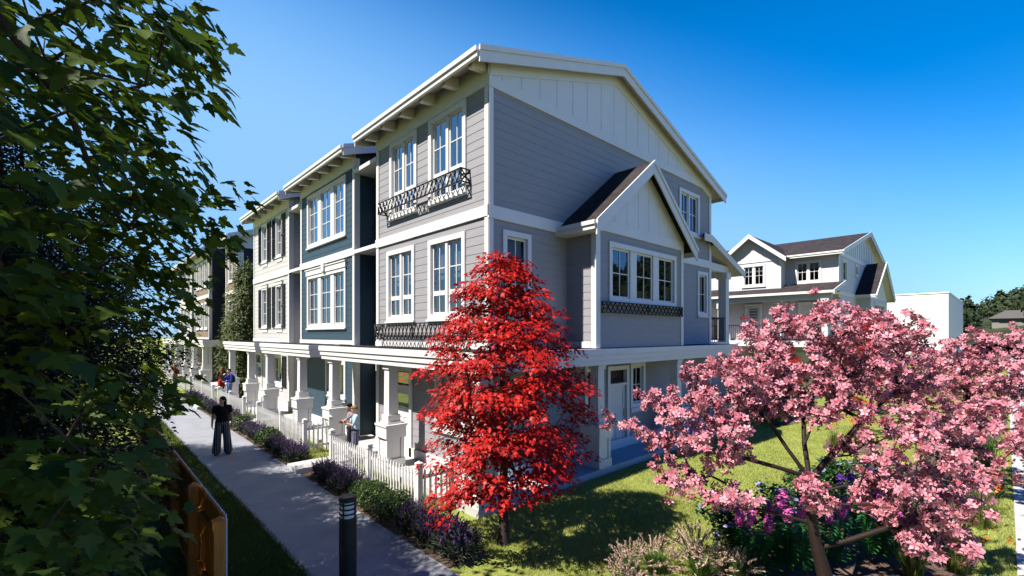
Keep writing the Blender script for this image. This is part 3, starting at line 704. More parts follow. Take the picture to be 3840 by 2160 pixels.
mb.box(WX, 47, 0, .05, 8.65, 8.95)
x = 35.4
while x < 46.6:
    if wroof(x) - .35 > 9.0: mb.box(x - .03, x + .03, .0, .03, 8.95, wroof(x) - .3)
    x += .62
for xa, xb in ((WX, 42.8), (42.8, 47)): mb.prism([(xa, 0, wroof(xa) - .4), (xb, 0, wroof(xb) - .4), (xb, 0, wroof(xb) - .08), (xa, 0, wroof(xa) - .08)], (0, .045, 0))
mb.box(WX - .04, WX + .14, 0, .04, 0, 8.7); mb.box(46.85, 47.04, 0, .04, 0, 8.7); mb.box(35, 41, 0, .05, 6.15, 6.42)
mb.build('gable_panel', WHITE, H1)
gable_roof(H1, 6.85, 20, 34.3, 8.83, 42.8, 11.2, 48.9, 9.46, WX, drop=.3)
# projecting gabled front
bx = 33.84; fbw = FX(bx)
o2 = [window(H1, fbw, 11.1, 12.6, 6.85, 8.4, 2, 2, 2, cw=.12, curtain=False, blind=.3)]
mb = MB(fbw); siding(mb, 10.16, 13.8, 3.2, 8.62, o2); mb.build('front_gable_wall', PALE, H1)
mb = MB(FY(10.16)); siding(mb, bx, WX, 3.2, 8.6); mb.build('front_gable_wall', PALE, H1)
mb = MB(fbw); mb.poly([(10.16, .003, 8.6), (13.8, .003, 8.6), (13.8, .003, 8.95), (11.98, .003, 10.35), (10.16, .003, 8.95)])
mb.box(10.16, 13.8, 0, .045, 8.55, 8.75)
for y in (10.7, 11.35, 11.98, 12.6, 13.25): mb.box(y - .03, y + .03, 0, .03, 8.75, 10.2 - abs(y - 11.98) * .77)
mb.box(10.14, 10.28, 0, .034, 3.2, 8.55); mb.box(13.68, 13.82, 0, .034, 3.2, 8.55)
mb.build('front_gable_panel', WHITE, H1)
mb = MB()
for ya, za, yb, zb in ((9.7, 8.62, 11.98, 10.43), (14.26, 8.62, 11.98, 10.43)):
    mb.poly([(33.3, ya, za), (33.3, yb, zb), (39.9, yb, zb), (35.2, ya, za)], 0); mb.poly([(33.3, ya, za - .07), (33.3, yb, zb - .07), (39.9, yb, zb - .07), (35.2, ya, za - .07)], 1)
    mb.prism([(33.27, ya, za + .03), (33.27, yb, zb + .03), (33.27, yb, zb - .27), (33.27, ya, za - .27)], (.05, 0, 0), 2)
mb.build('front_gable_roof', [shinglemat('front_gable_shingle', (.052, .043, .044)), CREAM, WHITE], H1)
# deck roof, deck, garage level
mb = MB()
mb.poly([(32.1, 6.85, 6.22), (34.84, 6.85, 6.95), (34.84, 20, 6.95), (32.1, 20, 6.22)], 0); mb.poly([(32.1, 6.85, 6.15), (34.84, 6.85, 6.15), (34.84, 20, 6.15), (32.1, 20, 6.15)], 1)
mb.box(32.02, 32.1, 6.85, 20, 6.08, 6.23, 2)
mb.prism([(32.05, 6.80, 6.25), (34.9, 6.80, 7.0), (34.9, 6.80, 6.75), (32.05, 6.80, 6.0)], (0, .05, 0), 2)
mb.box(32.3, 32.5, 7.0, 20, 5.75, 6.14, 3)
mb.build('deck_roof', [ROOF, CREAM, WHITE, WHITE], H1)
mb = MB(); mb.box(32.3, 34.84, 7.2, 20, 2.85, 3.2); mb.build('deck_floor', WHITE, H1)
for y in (7.35, 13.5):
    mb = MB(); mb.box(32.3, 32.6, y - .15, y + .15, 0, 5.75); mb.box(32.24, 32.66, y - .21, y + .21, 5.4, 5.75); mb.build('deck_post', WHITE, H1)
mb = MB(); mb.box(32.33, 32.38, 7.2, 20, 4.2, 4.26); mb.box(32.34, 32.37, 7.2, 20, 3.28, 3.32); y = 7.3
while y < 19.9: mb.box(32.345, 32.365, y - .01, y + .01, 3.32, 4.2); y += .13
mb.build('deck_railing', IRON, H1)
mb = MB(FX(34.6)); siding(mb, 7.2, 20, 0, 2.85); mb.build('garage_wall', PALE, H1)
for a in (7.9, 13.9):
    mb = MB(FX(34.58)); mb.box(a, a + 4.6, 0, .03, 0, 2.5)
    for k in range(4): mb.box(a + .08, a + 4.52, .03, .045, .08 + k * .6, .6 + k * .6)
    mb.build('garage_door', WHITE, H1)
fd = FX(WX + .0)
mb = MB(FX(34.8)); siding(mb, 7.2, 10.2, 3.2, 6.1); mb.build('deck_wall', PALE, H1)
window(H1, FX(34.76), 7.7, 9.4, 4.0, 5.75, 2, 2, 2, curtain=False); door(H1, FX(33.80), 11.3, 12.4, 3.2, 5.7, transom=False)
# small gabled side bay
mb = MB(FY(6.4)); siding(mb, 40.0, 46.5, 3.2, 6.2, [window(H1, FY(6.4), 41.3, 45.2, 4.2, 5.9, 3, 2, 2, curtain=False)]); mb.build('side_bay_wall', PALE, H1)
mb = MB(FX(40.0)); siding(mb, 6.4, 7.2, 3.2, 6.2); mb.build('side_bay_wall', PALE, H1)
mb = MB(FY(6.4)); mb.poly([(40, .003, 6.15), (46.5, .003, 6.15), (43.25, .003, 8.75)]); mb.build('side_bay_panel', WHITE, H1)
gable_roof(H1, 6.0, 7.2, 39.4, 6.35, 43.25, 8.9, 47.1, 6.35, 40, name='side_bay_roof', drop=.3)

H2 = thing('house', 'dark blue house with white window trim behind the corner deck post', 'house', (33, 20.4, 0), 'houses across the lane')
mb = MB(FX(34.0)); o3 = [window(H2, FX(34.0), 14.1 + .0, 15.6, 6.75, 8.0, 2, 2, 2, curtain=False)] if False else []
o3 = [window(H2, FX(33.9), 20.9, 22.6, 6.9, 8.3, 2, 2, 2, curtain=False), window(H2, FX(33.9), 24.5, 26.2, 6.9, 8.3, 2, 2, 2, curtain=False)]
mb = MB(FX(33.9)); siding(mb, 20.2, 30, 0, 8.75, o3); mb.build('wall', BLUE, H2)
mb = MB(FY(20.2)); siding(mb, 33.9, 47, 0, 8.8); mb.build('wall', BLUE, H2)
gable_roof(H2, 20.05, 30, 33.4, 8.8, 42.8, 11.2, 48.9, 9.46, 33.9)

# plain white block further off
mb = MB(); mb.box(82.7, 113, 5.1, 30, 0, 9.05, 0); o = mb.build('warehouse', BUILDW); 
o2_ = thing('warehouse', 'plain white flat roofed block behind the blossom trees', 'building', (82.7, 5.1, 0))
o.parent = o2_; o.name = 'wall'; o.location = (-82.7, -5.1, 0); OFF[o] = OFF[o2_]
mb = MB(); mb.box(82.6, 113.1, 5.0, 30.1, 9.05, 9.2); mb.build('roof', BUILDW, o2_)

# ------------------------------------------------------------------ picket fences
def fence(label, posts, group='white picket fences'):
    """posts: list of (x, y) corners; a panel between each neighbouring pair"""
    t = thing('picket_fence', label, 'fence', (*posts[0], 0), group)
    for x, y in posts:
        mb = MB(); mb.box(x - .055, x + .055, y - .055, y + .055, 0, .96); mb.box(x - .075, x + .075, y - .075, y + .075, .96, .985)
        i = [(x - .06, y - .06), (x + .06, y - .06), (x + .06, y + .06), (x - .06, y + .06)]
        mb.box(x - .045, x + .045, y - .045, y + .045, .985, 1.01); mb.box(x - .065, x + .065, y - .065, y + .065, 1.01, 1.055)
        for k in range(4): mb.poly([(*i[k], 1.055), (*i[(k + 1) % 4], 1.055), (x, y, 1.10)])
        mb.build('post', WHITE, t)
    for (xa, ya), (xb, yb) in zip(posts[:-1], posts[1:]):
        L = math.hypot(xb - xa, yb - ya); ux, uy = (xb - xa) / L, (yb - ya) / L
        fr_ = lambda u, n, z: (xa + ux * u - uy * n, ya + uy * u + ux * n, z)
        mb = MB(fr_); mb.box(.05, L - .05, -.018, .018, .20, .27); mb.box(.05, L - .05, -.018, .018, .72, .79)
        n = max(2, round((L - .1) / .125)); 
        for k in range(n):
            u = .05 + (L - .1) * (k + .5) / n; a = .021
            mb.prism([(u - a, .018, .06), (u + a, .018, .06), (u + a, .018, .86), (u + a * .9, .018, .88), (u, .018, .93), (u - a * .9, .018, .88), (u - a, .018, .86)], (0, .018, 0))
        mb.build('panel', WHITE, t)
fence('white picket fence between the boxwoods and the grey house porch', [(5.66, 7.95), (4.9, 7.95), (4.9, 10.12), (4.9, 12.3)])
fence('white picket fence across the first walk, with a return to the porch', [(5.66, 14.35), (4.9, 14.35), (4.9, 16.55), (4.9, 19.3)])
fence('white picket fence before the cream house, behind the woman', [(5.66, 21.4), (4.9, 21.4), (4.9, 23.8), (4.9, 26.1)])
fence('white picket fence past the cream house, beside the man', [(5.66, 27.5), (4.9, 27.5), (4.9, 30.3), (4.9, 33)])
fence('white picket fence along the porch of the tan second block', [(5.66, 34.2), (4.9, 34.2), (4.9, 38.5), (4.9, 43), (4.9, 47.5)])

# ------------------------------------------------------------------ orange board fence
t = thing('board_fence', 'orange stained board fence with pointed white edged tops under the maple', 'fence', (1.27, 6.12, 0))
for y in (6.19, 7.88, 9.65, 11.45, 13.2, 15):
    mb = MB(); mb.box(1.10, 1.22, y - .06, y + .06, 0, 1.46)
    for (a, b) in (((1.10, y - .06), (1.22, y - .06)), ((1.22, y - .06), (1.22, y + .06)), ((1.22, y + .06), (1.10, y + .06)), ((1.10, y + .06), (1.10, y - .06))):
        mb.poly([(*a, 1.46), (*b, 1.46), (1.16, y, 1.51)])
    mb.build('post', WOOD, t)
mb = MB(); y = 6.26
while y < 15:
    for m, x0, x1 in ((0, 1.225, 1.245), (1, 1.2452, 1.258)):
        mb.prism([(x0, y, .03), (x0, y + .094, .03), (x0, y + .094, 1.42), (x0, y + .047, 1.48), (x0, y, 1.42)], (x1 - x0, 0, 0), m)
    y += .097
mb.build('boards', [WOOD, WHITE], t)
for z in (.35, 1.1):
    mb = MB(); mb.box(1.18, 1.224, 6.26, 15, z, z + .09); build_each(mb, 'rail', WOOD, t)

# ------------------------------------------------------------------ bollard light
t = thing('bollard_light', 'charcoal bollard lamp with louvred head standing at the edge of the path', 'bollard', (2.66, 6.13, .03))
mb = MB(); mb.tube([(2.66, 6.13, .03), (2.66, 6.13, 1.10)], .115, 28); mb.build('post', BOLL, t, smooth=False)
mb = MB(); mb.tube([(2.66, 6.13, 1.10), (2.66, 6.13, 1.345)], .098, 24); mb.build('lens', mat('frosted_lens', (.78, .80, .78), .35, .03), t)
mb = MB()
for z in (1.10, 1.165, 1.23, 1.295): mb.tube([(2.66, 6.13, z), (2.66, 6.13, z + .018)], .116, 28)
for k in range(4):
    a = k * math.pi / 2 + .6; mb.box(2.66 + .108 * math.cos(a) - .008, 2.66 + .108 * math.cos(a) + .008, 6.13 + .108 * math.sin(a) - .008, 6.13 + .108 * math.sin(a) + .008, 1.1, 1.34)
mb.build('louvre', BOLL, t)
mb = MB(); mb.tube([(2.66, 6.13, 1.335), (2.66, 6.13, 1.385), (2.66, 6.13, 1.40)], [.118, .118, .10], 28); mb.build('cap', BOLL, t)

# ------------------------------------------------------------------ vegetation kit
def fan(outline, centre, zf):
    """leaf blade: a fan from its centre; zf bends it out of flat"""
    P = [(centre[0], centre[1], zf(*centre))] + [(x, y, zf(x, y)) for x, y in outline]
    n = len(outline)
    return np.array(P), np.array([(0, 1 + k, 1 + (k + 1) % n) for k in range(n)])
def mirror(h): return h + [(-x, y) for x, y in reversed(h) if abs(x) > 1e-6]
MAPLE = fan(mirror([(0, 0), (.16, -.06), (.34, -.04), (.30, .08), (.46, .16), (.62, .30), (.48, .34), (.52, .46), (.36, .44), (.22, .46), (.26, .62), (.16, .72), (.14, .84), (0, 1.02)]), (0, .28), lambda x, y: -.28 * y * y + .12 * abs(x) - .18 * x * x)
REDLEAF = fan(mirror([(0, 0), (.30, -.06), (.22, .14), (.58, .30), (.28, .42), (.20, .62), (0, 1.0)]), (0, .26), lambda x, y: -.30 * y * y - .15 * abs(x))
ROUND = fan([(0, 0), (.36, .24), (.38, .62), (0, 1), (-.38, .62), (-.36, .24)], (0, .5), lambda x, y: .1 * abs(x) - .1 * y * y)
LANCE = fan(mirror([(0, 0), (.06, .25), (.07, .5), (.04, .8), (0, 1)]), (0, .5), lambda x, y: .35 * y - .55 * y * y)
def flower(np_, w_, z0, z1, mid=.5):
    V = [(0, 0, 0)]; F = []; rad = [0]
    for k in range(np_):
        a = 2 * math.pi * k / np_; c, s = math.cos(a), math.sin(a); i = len(V)
        for r, t, z in ((mid, w_, z0), (1, 0, z1), (mid, -w_, z0)):
            V.append((r * c - t * s, r * s + t * c, z)); rad.append(r)
        F += [(0, i + 2, i + 1), (0, i + 1, i)]
    return np.array(V), np.array(F), np.array(rad)
BLOSSOM = flower(5, .30, .20, .34, .6)
FIVE = flower(5, .42, .12, .14, .62)
def unit(a): return a / np.maximum(np.linalg.norm(a, axis=-1, keepdims=True), 1e-9)
def scatter(tpl, pos, tip, nor, size, rnd, rad=None):
    V, F = tpl[0], tpl[1]; n = len(pos)
    t = unit(tip - nor * (tip * nor).sum(1, keepdims=True) / np.maximum((nor * nor).sum(1, keepdims=True), 1e-9)); nn = unit(nor); s = np.cross(t, nn)
    W = pos[:, None, :] + size[:, None, None] * (V[None, :, 0:1] * s[:, None, :] + V[None, :, 1:2] * t[:, None, :] + V[None, :, 2:3] * nn[:, None, :])
    FF = F[None] + (np.arange(n) * len(V))[:, None, None]
    at = {'rnd': np.repeat(rnd, len(V))}
    if rad is not None: at['rad'] = np.tile(rad, n)
    return W.reshape(-1, 3), FF.reshape(-1, 3), at
def rdir(r, n): return unit(r.normal(size=(n, 3)))

def grow(trunk, tr, targets, r, step=.28, arch=.10, rt=.004, pw=.47, wob=.03, up=.6, limbs=()):
    """branches grown from a trunk line to every target, thickened by what they carry"""
    N = [np.array(p, float) for p in trunk]; par = [-1] + list(range(len(trunk) - 1)); nt_ = len(trunk)
    arr = np.zeros((20000, 3)); arr[:nt_] = trunk; n = nt_
    lp = []
    for L_ in limbs:
        j = int(np.argmin(np.linalg.norm(arr[:nt_] - np.array(L_[0]), axis=1)))
        for q in L_:
            arr[n] = q; par.append(j); j = n; n += 1
    T = np.array(trunk); d = np.array([np.min(np.linalg.norm(T - q, axis=1)) for q in targets])
    ends = []
    for i in np.argsort(d):
        q = targets[i]; A = arr[:n]; v = q - A; L = np.linalg.norm(v, axis=1)
        cost = L + up * np.maximum(0, A[:, 2] - q[2] + .25 * L) 
        j = int(np.argmin(cost)); p = arr[j].copy(); L = np.linalg.norm(q - p); k = max(1, int(L / step)); prev = j
        for m in range(1, k + 1):
            s = m / k; c = p + (q - p) * s
            if m < k: c = c + r.normal(size=3) * wob; c[2] += arch * L * math.sin(math.pi * s)
            arr[n] = c; par.append(prev); prev = n; n += 1
        ends.append(prev)
    par = np.array(par); cnt = np.zeros(n)
    cnt[ends] += 1
    for k in range(n - 1, 0, -1): cnt[par[k]] += cnt[k]
    rad = rt * np.maximum(cnt, 1) ** pw
    for k in range(nt_): rad[k] = max(tr[k], 0)
    ch = [[] for _ in range(n)]
    for k in range(1, n): ch[par[k]].append(k)
    mb = MB()
    mb.tube([arr[k] for k in range(nt_)], list(rad[:nt_]), 10, cap=False)
    st = [(k, par[k]) for k in range(nt_, n) if par[k] < nt_]
    while st:
        k, p0 = st.pop(); path = [p0, k]
        while ch[k]:
            b = max(ch[k], key=lambda q: cnt[q]); st += [(q, k) for q in ch[k] if q != b]; path.append(b); k = b
        rr = [rad[q] for q in path]; rr[0] = min(rr[0], rr[1] * 1.25)
        mb.tube([arr[q] for q in path], rr, 6 if rr[1] > .012 else 4, cap=False)
    return mb, arr[ends], arr[par[ends]]

# ------------------------------------------------------------------ red maple on the lawn
def red_maple(base, label, seed):
    r = np.random.default_rng(seed); t = thing('red_maple_tree', label, 'tree', base, 'red maples')
    b = np.array(base); prof = [(.45, .7), (.9, 1.15), (1.4, 1.4), (2.2, 1.58), (3.0, 1.52), (3.5, 1.28), (4.0, .95), (4.5, .62), (4.9, .35), (5.15, .1)]
    zz = np.array([p[0] for p in prof]); rr = np.array([p[1] for p in prof])
    T = []
    while len(T) < 400:
        z = r.uniform(1.15, 5.1); R_ = np.interp(z, zz, rr)
        if r.uniform() > R_ / 1.5: continue
        a = r.uniform(0, 6.283); q = R_ * (r.uniform(.12, 1) ** .5) * r.uniform(.85, 1.04)
        T.append((q * math.cos(a), q * math.sin(a), z))
    T += [(-.35, .75, .75), (-.75, .75, .7), (-.6, .35, .95), (-.85, .5, .55), (-.45, 1.0, .9), (-.2, .45, 1.0), (.9, -.5, 1.3), (1.1, -.2, 1.35)]
    T = np.array(T) + b
    tr = [(0, 0, 0), (.01, .0, .3), (.0, .02, .9), (.02, -.02, 1.6), (-.02, .02, 2.4), (.02, .03, 3.2), (0, 0, 4.0), (.02, 0, 4.7)]
    mb, E, P = grow([np.array(q) + b for q in tr], [.125, .09, .075, .066, .055, .042, .026, .01], T, r, .25, .06, .0035, .5)
    mb.build('trunk', BARK, t, smooth=True)
    n = 62; pos = []; tip = []; nor = []
    for e, p in zip(E, P):
        out = e - b; out[2] = 0; out = out / max(np.linalg.norm(out), .05)
        a = r.uniform(0, 6.283, n); q = .25 * np.sqrt(r.uniform(0, 1, n))
        dx = np.stack([np.cos(a) * q, np.sin(a) * q, r.normal(0, .035, n)], 1); dx[:, 2] -= .9 * q * q * 2.0
        pos.append(e + dx + out * .06)
        tt = np.stack([np.cos(a), np.sin(a), r.uniform(-.9, -.1, n)], 1) + out * .7; tip.append(tt)
        nor.append(np.stack([r.normal(0, .35, n), r.normal(0, .35, n), np.ones(n)], 1) + out * .45)
    pos, tip, nor = map(np.concatenate, (pos, tip, nor)); m = len(pos)
    V, F, at = scatter(REDLEAF, pos, tip, nor, r.uniform(.045, .085, m), np.clip(r.normal(.5, .25, m), 0, 1))
    np_mesh('crown', V, F, REDM, t, at)
    return t
REDM = leafmat('red_maple_leaf', (.17, .003, .006), (.78, .030, .017), .25, .45)
rm = red_maple((5.31, 5.9, 0), 'bright red maple standing on the lawn before the corner of the grey house', 11)

# ------------------------------------------------------------------ pink blossom trees
PINK = leafmat('pink_blossom', (.34, .085, .14), (.80, .40, .46), .04, .5, centre=(.66, .07, .08))
def blossom_tree(base, label, seed, lobes, trunk, radii, ncl, extra=(), nfl=15, fs=(.045, .072), limbs=()):
    """crown made of several lobes (centre, radii, share) with tight bunches of flowers at the twig ends"""
    r = np.random.default_rng(seed); t = thing('blossom_tree', label, 'tree', base, 'pink blossom trees'); b = np.array(base, float)
    T = []; w_ = np.array([l[2] for l in lobes], float); w_ /= w_.sum()
    for k in r.choice(len(lobes), ncl, p=w_):
        c, rad, _ = lobes[k]; d = unit(r.normal(size=3)); T.append(np.array(c) + b + d * np.array(rad) * r.uniform(.15, 1) ** .42)
    T = np.array(T + [np.array(e) for e in extra])
    mb, E, P = grow([np.array(q) + b for q in trunk], radii, T, r, .3, .04, .0031, .51, .03, .9, [[np.array(q) + b for q in L_] for L_ in limbs])
    mb.build('trunk', CBARK, t, smooth=True)
    pos = []; nor = []
    for e, p in zip(E, P):
        g = unit(e - p)
        for q in range(r.integers(2, 4)):
            k = r.integers(nfl // 3, nfl // 2); c = e - g * r.uniform(-.02, .2) + r.normal(0, .045, 3)
            dd = unit(r.normal(size=(k, 3)) + g * .4 + np.array([-.15, 0, .4])); pos.append(c + dd * r.uniform(.03, .075, (k, 1))); nor.append(dd + r.normal(0, .25, (k, 3)))
    pos, nor = np.concatenate(pos), np.concatenate(nor); m = len(pos)
    V, F, at = scatter(BLOSSOM, pos, rdir(r, m), nor, r.uniform(*fs, m), np.clip(r.normal(.5, .3, m), 0, 1), BLOSSOM[2])
    np_mesh('crown', V, F, PINK, t, at)
    return t
ex = [(5.9, 4.3, 2.5), (5.75, 4.0, 2.3), (6.0, 4.2, 2.15), (6.3, 4.0, 2.7), (5.5, 3.6, 2.42), (5.6, 3.4, 2.2), (6.3, 3.6, 1.75), (5.9, 3.3, 1.55), (5.7, 3.0, 1.45), (6.2, 3.1, 1.5)]
B0 = np.array((7.25, 1.6, 0))
def lb(c, rad, w_): return (tuple(np.array(c) - B0), rad, w_)
ct = blossom_tree(tuple(B0), 'large pink blossom tree with open branches between the phlox plants', 21,
    [lb((6.1, 2.95, 2.35), (.75, .85, .58), 82), lb((6.9, 2.6, 2.95), (.8, .8, .5), 70), lb((8.0, 1.95, 3.4), (1.15, 1.15, .74), 135), lb((8.25, 1.25, 3.3), (.82, .82, .74), 100), lb((7.5, .75, 2.0), (.95, .75, .78), 120),
     lb((9.1, .15, 2.15), (.7, .6, .6), 55), lb((7.15, .5, 1.3), (.5, .42, .32), 28), lb((6.7, 1.62, 1.6), (.16, .2, .28), 10), lb((5.95, 2.65, 1.55), (.55, .65, .16), 24), lb((7.4, 1.9, 2.75), (.8, .8, .35), 45)],
    [(0, 0, 0), (-.03, .03, .35), (-.12, .1, .75), (-.19, .15, 1.1), (-.2, .18, 1.4), (-.16, .19, 1.68)], [.125, .10, .08, .062, .055, .05], 600, extra=ex, limbs=[
     [(-.2, .22, 1.72), (-.42, .5, 1.82), (-.75, .85, 1.95), (-1.05, 1.2, 2.12), (-1.3, 1.5, 2.35)], [(-.2, .22, 1.75), (-.33, .42, 2.1), (-.3, .7, 2.5), (-.25, .95, 2.85)],
     [(-.13, .2, 1.75), (-.02, .28, 2.1), (.2, .35, 2.5), (.6, .4, 2.95)], [(-.1, .15, 1.72), (.12, .02, 1.95), (.42, -.2, 2.3), (.85, -.5, 2.75), (1.2, -.7, 3.1)],
     [(-.22, .2, 1.12), (-.5, .5, 1.22), (-.85, .8, 1.34), (-1.2, 1.05, 1.45)], [(-.1, .05, .8), (.08, -.25, .95), (.1, -.6, 1.2), (.1, -.85, 1.5), (.25, -.95, 1.85)], [(-.12, .12, 1.5), (.15, -.15, 1.6), (.6, -.6, 1.8), (1.1, -1.0, 2.0)]])
blossom_tree((14.0, .55, 0), 'second pink blossom tree between the street bed and the verge', 22, [((0, -.2, 2.75), (1.75, 1.75, 1.0), 10), ((-.5, .5, 2.2), (1.1, 1.1, .75), 5), ((.9, -.6, 3.0), (1.2, 1.1, .85), 6), ((-.2, -.9, 2.2), (1.2, 1.0, .8), 5)],
    [(0, 0, 0), (.05, .05, .6), (.1, .02, 1.2), (.05, 0, 2), (0, 0, 3.0)], [.13, .10, .08, .06, .02], 420)
blossom_tree((20.2, 1.9, 0), 'low round pink blossom tree by the upright green blades of the verge', 23, [((0, 0, 2.3), (1.9, 1.9, 1.05), 10), ((-.6, .9, 2.0), (1.2, 1.2, .7), 4)],
    [(0, 0, 0), (.05, .05, .6), (-.1, .02, 1.2), (-.05, 0, 2), (0, 0, 3.0)], [.14, .11, .09, .06, .02], 260)

# ------------------------------------------------------------------ green maple close to the camera
GREENM = leafmat('green_maple_leaf', (.026, .058, .009), (.13, .19, .022), .45, .6)
def leafy_tree(name, base, label, seed, tpl, m, trunk, radii, prof, ntar, nleaf, size, spread, droop, group=None, keep=None, barkm=None, flat=.4, extra=(), cut=.15):
    r = np.random.default_rng(seed); t = thing(name, label, 'tree', base, group); b = np.array(base, float)
    zz = np.array([p[0] for p in prof]); rr = np.array([p[1] for p in prof]); T = []
    while len(T) < ntar:
        z = r.uniform(zz[0], zz[-1]); R_ = np.interp(z, zz, rr)
        if r.uniform() > R_ / rr.max(): continue
        a = r.uniform(0, 6.283); q = R_ * (r.uniform(cut, 1) ** .5) * (1 + .16 * math.sin(3 * a + 2.2 * z) + .08 * math.sin(5 * a - 4 * z))
        p = np.array([q * math.cos(a), q * math.sin(a), z]) + b
        if keep is None or keep(p): T.append(p)
    T = np.array(T + [np.array(e) for e in extra])
    mb, E, P = grow([np.array(q) + b for q in trunk], radii, T, r, .32, .07, .004, .5, .035)
    mb.build('trunk', barkm or BARK, t, smooth=True)
    pos = []; tip = []; nor = []
    for e, p in zip(E, P):
        out = e - b; out[2] = 0; out = out / max(np.linalg.norm(out), .05)
        a = r.uniform(0, 6.283, nleaf); q = spread * np.sqrt(r.uniform(0, 1, nleaf))
        pos.append(e + np.stack([np.cos(a) * q, np.sin(a) * q, r.normal(0, spread * flat, nleaf)], 1))
        tip.append(np.stack([np.cos(a), np.sin(a), r.uniform(min(-droop * 1.4, -droop * .2), max(-droop * 1.4, -droop * .2), nleaf)], 1) + out * .6)
        nor.append(np.stack([r.normal(0, .45, nleaf), r.normal(0, .45, nleaf), np.ones(nleaf)], 1) + out * .5)
    pos, tip, nor = map(np.concatenate, (pos, tip, nor)); k = len(pos)
    d = np.linalg.norm(pos - np.array([0, 0, 3.6]), axis=1); s = d > 1.2; pos, tip, nor = pos[s], tip[s], nor[s]; k = len(pos)
    V, F, at = scatter(tpl, pos, tip, nor, r.uniform(*size, k), np.clip(r.normal(.45, .28, k), 0, 1))
    np_mesh('crown', V, F, m, t, at)
    return t
def maple_keep(p):
    lim = np.interp(p[2], [0, 2.0, 2.6, 3.2, 3.7, 4.3, 5.0, 5.6, 6.2, 7.5], [.10, .09, .06, .055, .10, .165, .175, .10, .15, .08])
    if p[2] < 2.5 and p[1] > 3.6: lim = .045
    return math.hypot(p[0], p[1]) > 1.9 and p[0] < lim * p[1]
leafy_tree('maple_tree', (-1.1, 4.4, 0), 'big green maple with broad lobed leaves leaning over the orange fence', 31, MAPLE, GREENM,
    [(0, 0, 0), (.03, .02, 1), (0, .05, 2), (.05, 0, 3), (.0, .05, 4.2), (.05, 0, 5.5), (0, 0, 7)], [.16, .14, .125, .11, .09, .06, .02],
    [(.9, 1.5), (1.6, 1.9), (3, 2.1), (4.5, 2.1), (5.6, 1.9), (6.6, 1.6), (7.6, .9)], 480, 22, (.08, .135), .30, .5, keep=maple_keep, cut=.3, flat=.2, extra=[(0.58, 4.8, 4.85), (0.73, 4.66, 4.68), (0.85, 4.68, 4.81), (0.65, 4.73, 4.48), (0.79, 4.73, 4.43), (0.4, 4.55, 4.48), (0.18, 3.94, 3.24), (0.3, 3.96, 3.18), (0.3, 3.97, 3.2), (0.08, 3.89, 3.16), (0.22, 3.92, 3.12), (0.14, 3.62, 2.78), (-0.01, 3.56, 2.39), (-0.14, 3.69, 2.57), (0.55, 4.55, 5.9), (0.64, 4.46, 5.68), (0.49, 4.47, 6.03), (0.62, 4.48, 6.0), (0.4, 4.55, 5.56), (0.57, 5.21, 3.9), (0.65, 5.14, 4.11)])
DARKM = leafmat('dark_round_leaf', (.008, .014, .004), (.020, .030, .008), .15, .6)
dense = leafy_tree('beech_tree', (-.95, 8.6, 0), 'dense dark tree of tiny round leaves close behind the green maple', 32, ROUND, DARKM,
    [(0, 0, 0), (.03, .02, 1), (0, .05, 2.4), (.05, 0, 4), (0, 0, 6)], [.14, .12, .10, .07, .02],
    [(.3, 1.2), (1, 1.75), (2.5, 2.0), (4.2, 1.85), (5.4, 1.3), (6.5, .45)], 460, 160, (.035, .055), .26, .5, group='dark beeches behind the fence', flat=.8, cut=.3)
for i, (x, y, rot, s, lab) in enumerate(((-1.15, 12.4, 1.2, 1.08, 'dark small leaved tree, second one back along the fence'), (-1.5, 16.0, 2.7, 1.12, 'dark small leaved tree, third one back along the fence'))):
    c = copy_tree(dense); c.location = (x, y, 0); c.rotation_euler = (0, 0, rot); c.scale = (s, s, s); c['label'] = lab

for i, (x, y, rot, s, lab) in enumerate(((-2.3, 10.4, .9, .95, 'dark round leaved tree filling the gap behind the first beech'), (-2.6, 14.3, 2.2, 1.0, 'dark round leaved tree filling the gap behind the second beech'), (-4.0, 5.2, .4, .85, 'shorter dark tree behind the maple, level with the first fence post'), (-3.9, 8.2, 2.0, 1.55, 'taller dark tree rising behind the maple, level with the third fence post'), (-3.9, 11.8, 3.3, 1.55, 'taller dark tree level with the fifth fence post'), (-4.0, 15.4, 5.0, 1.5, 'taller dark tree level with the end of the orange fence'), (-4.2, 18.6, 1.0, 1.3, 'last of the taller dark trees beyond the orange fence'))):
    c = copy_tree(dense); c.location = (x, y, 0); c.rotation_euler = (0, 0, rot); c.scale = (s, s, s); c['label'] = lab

# tall conifer between the blocks
CON = leafmat('conifer_spray', (.07, .10, .03), (.17, .21, .08), .2, .6)
leafy_tree('conifer_tree', (7.1, 30.9, 0), 'tall soft green conifer in the gap between the two blocks', 33, (LANCE[0] * np.array([2.2, 1, 1]), LANCE[1]), CON,
    [(0, 0, 0), (0, 0, 3), (0, 0, 7.6)], [.14, .09, .02], [(.2, .9), (1.5, 1.25), (3.5, 1.15), (5.5, .8), (7.2, .4), (7.9, .1)], 330, 60, (.12, .24), .26, -.6, flat=1.0)
for i, (x, y, s, lab) in enumerate(((26.5, 4.2, .92, 'red maple behind the big blossom tree'), (23.2, 7.0, .7, 'small red maple by the lane corner'))):
    c = copy_tree(rm); c.location = (x, y, 0); c.rotation_euler = (0, 0, 1.3 * i + .7); c.scale = (s, s, s * 1.0); c['label'] = lab

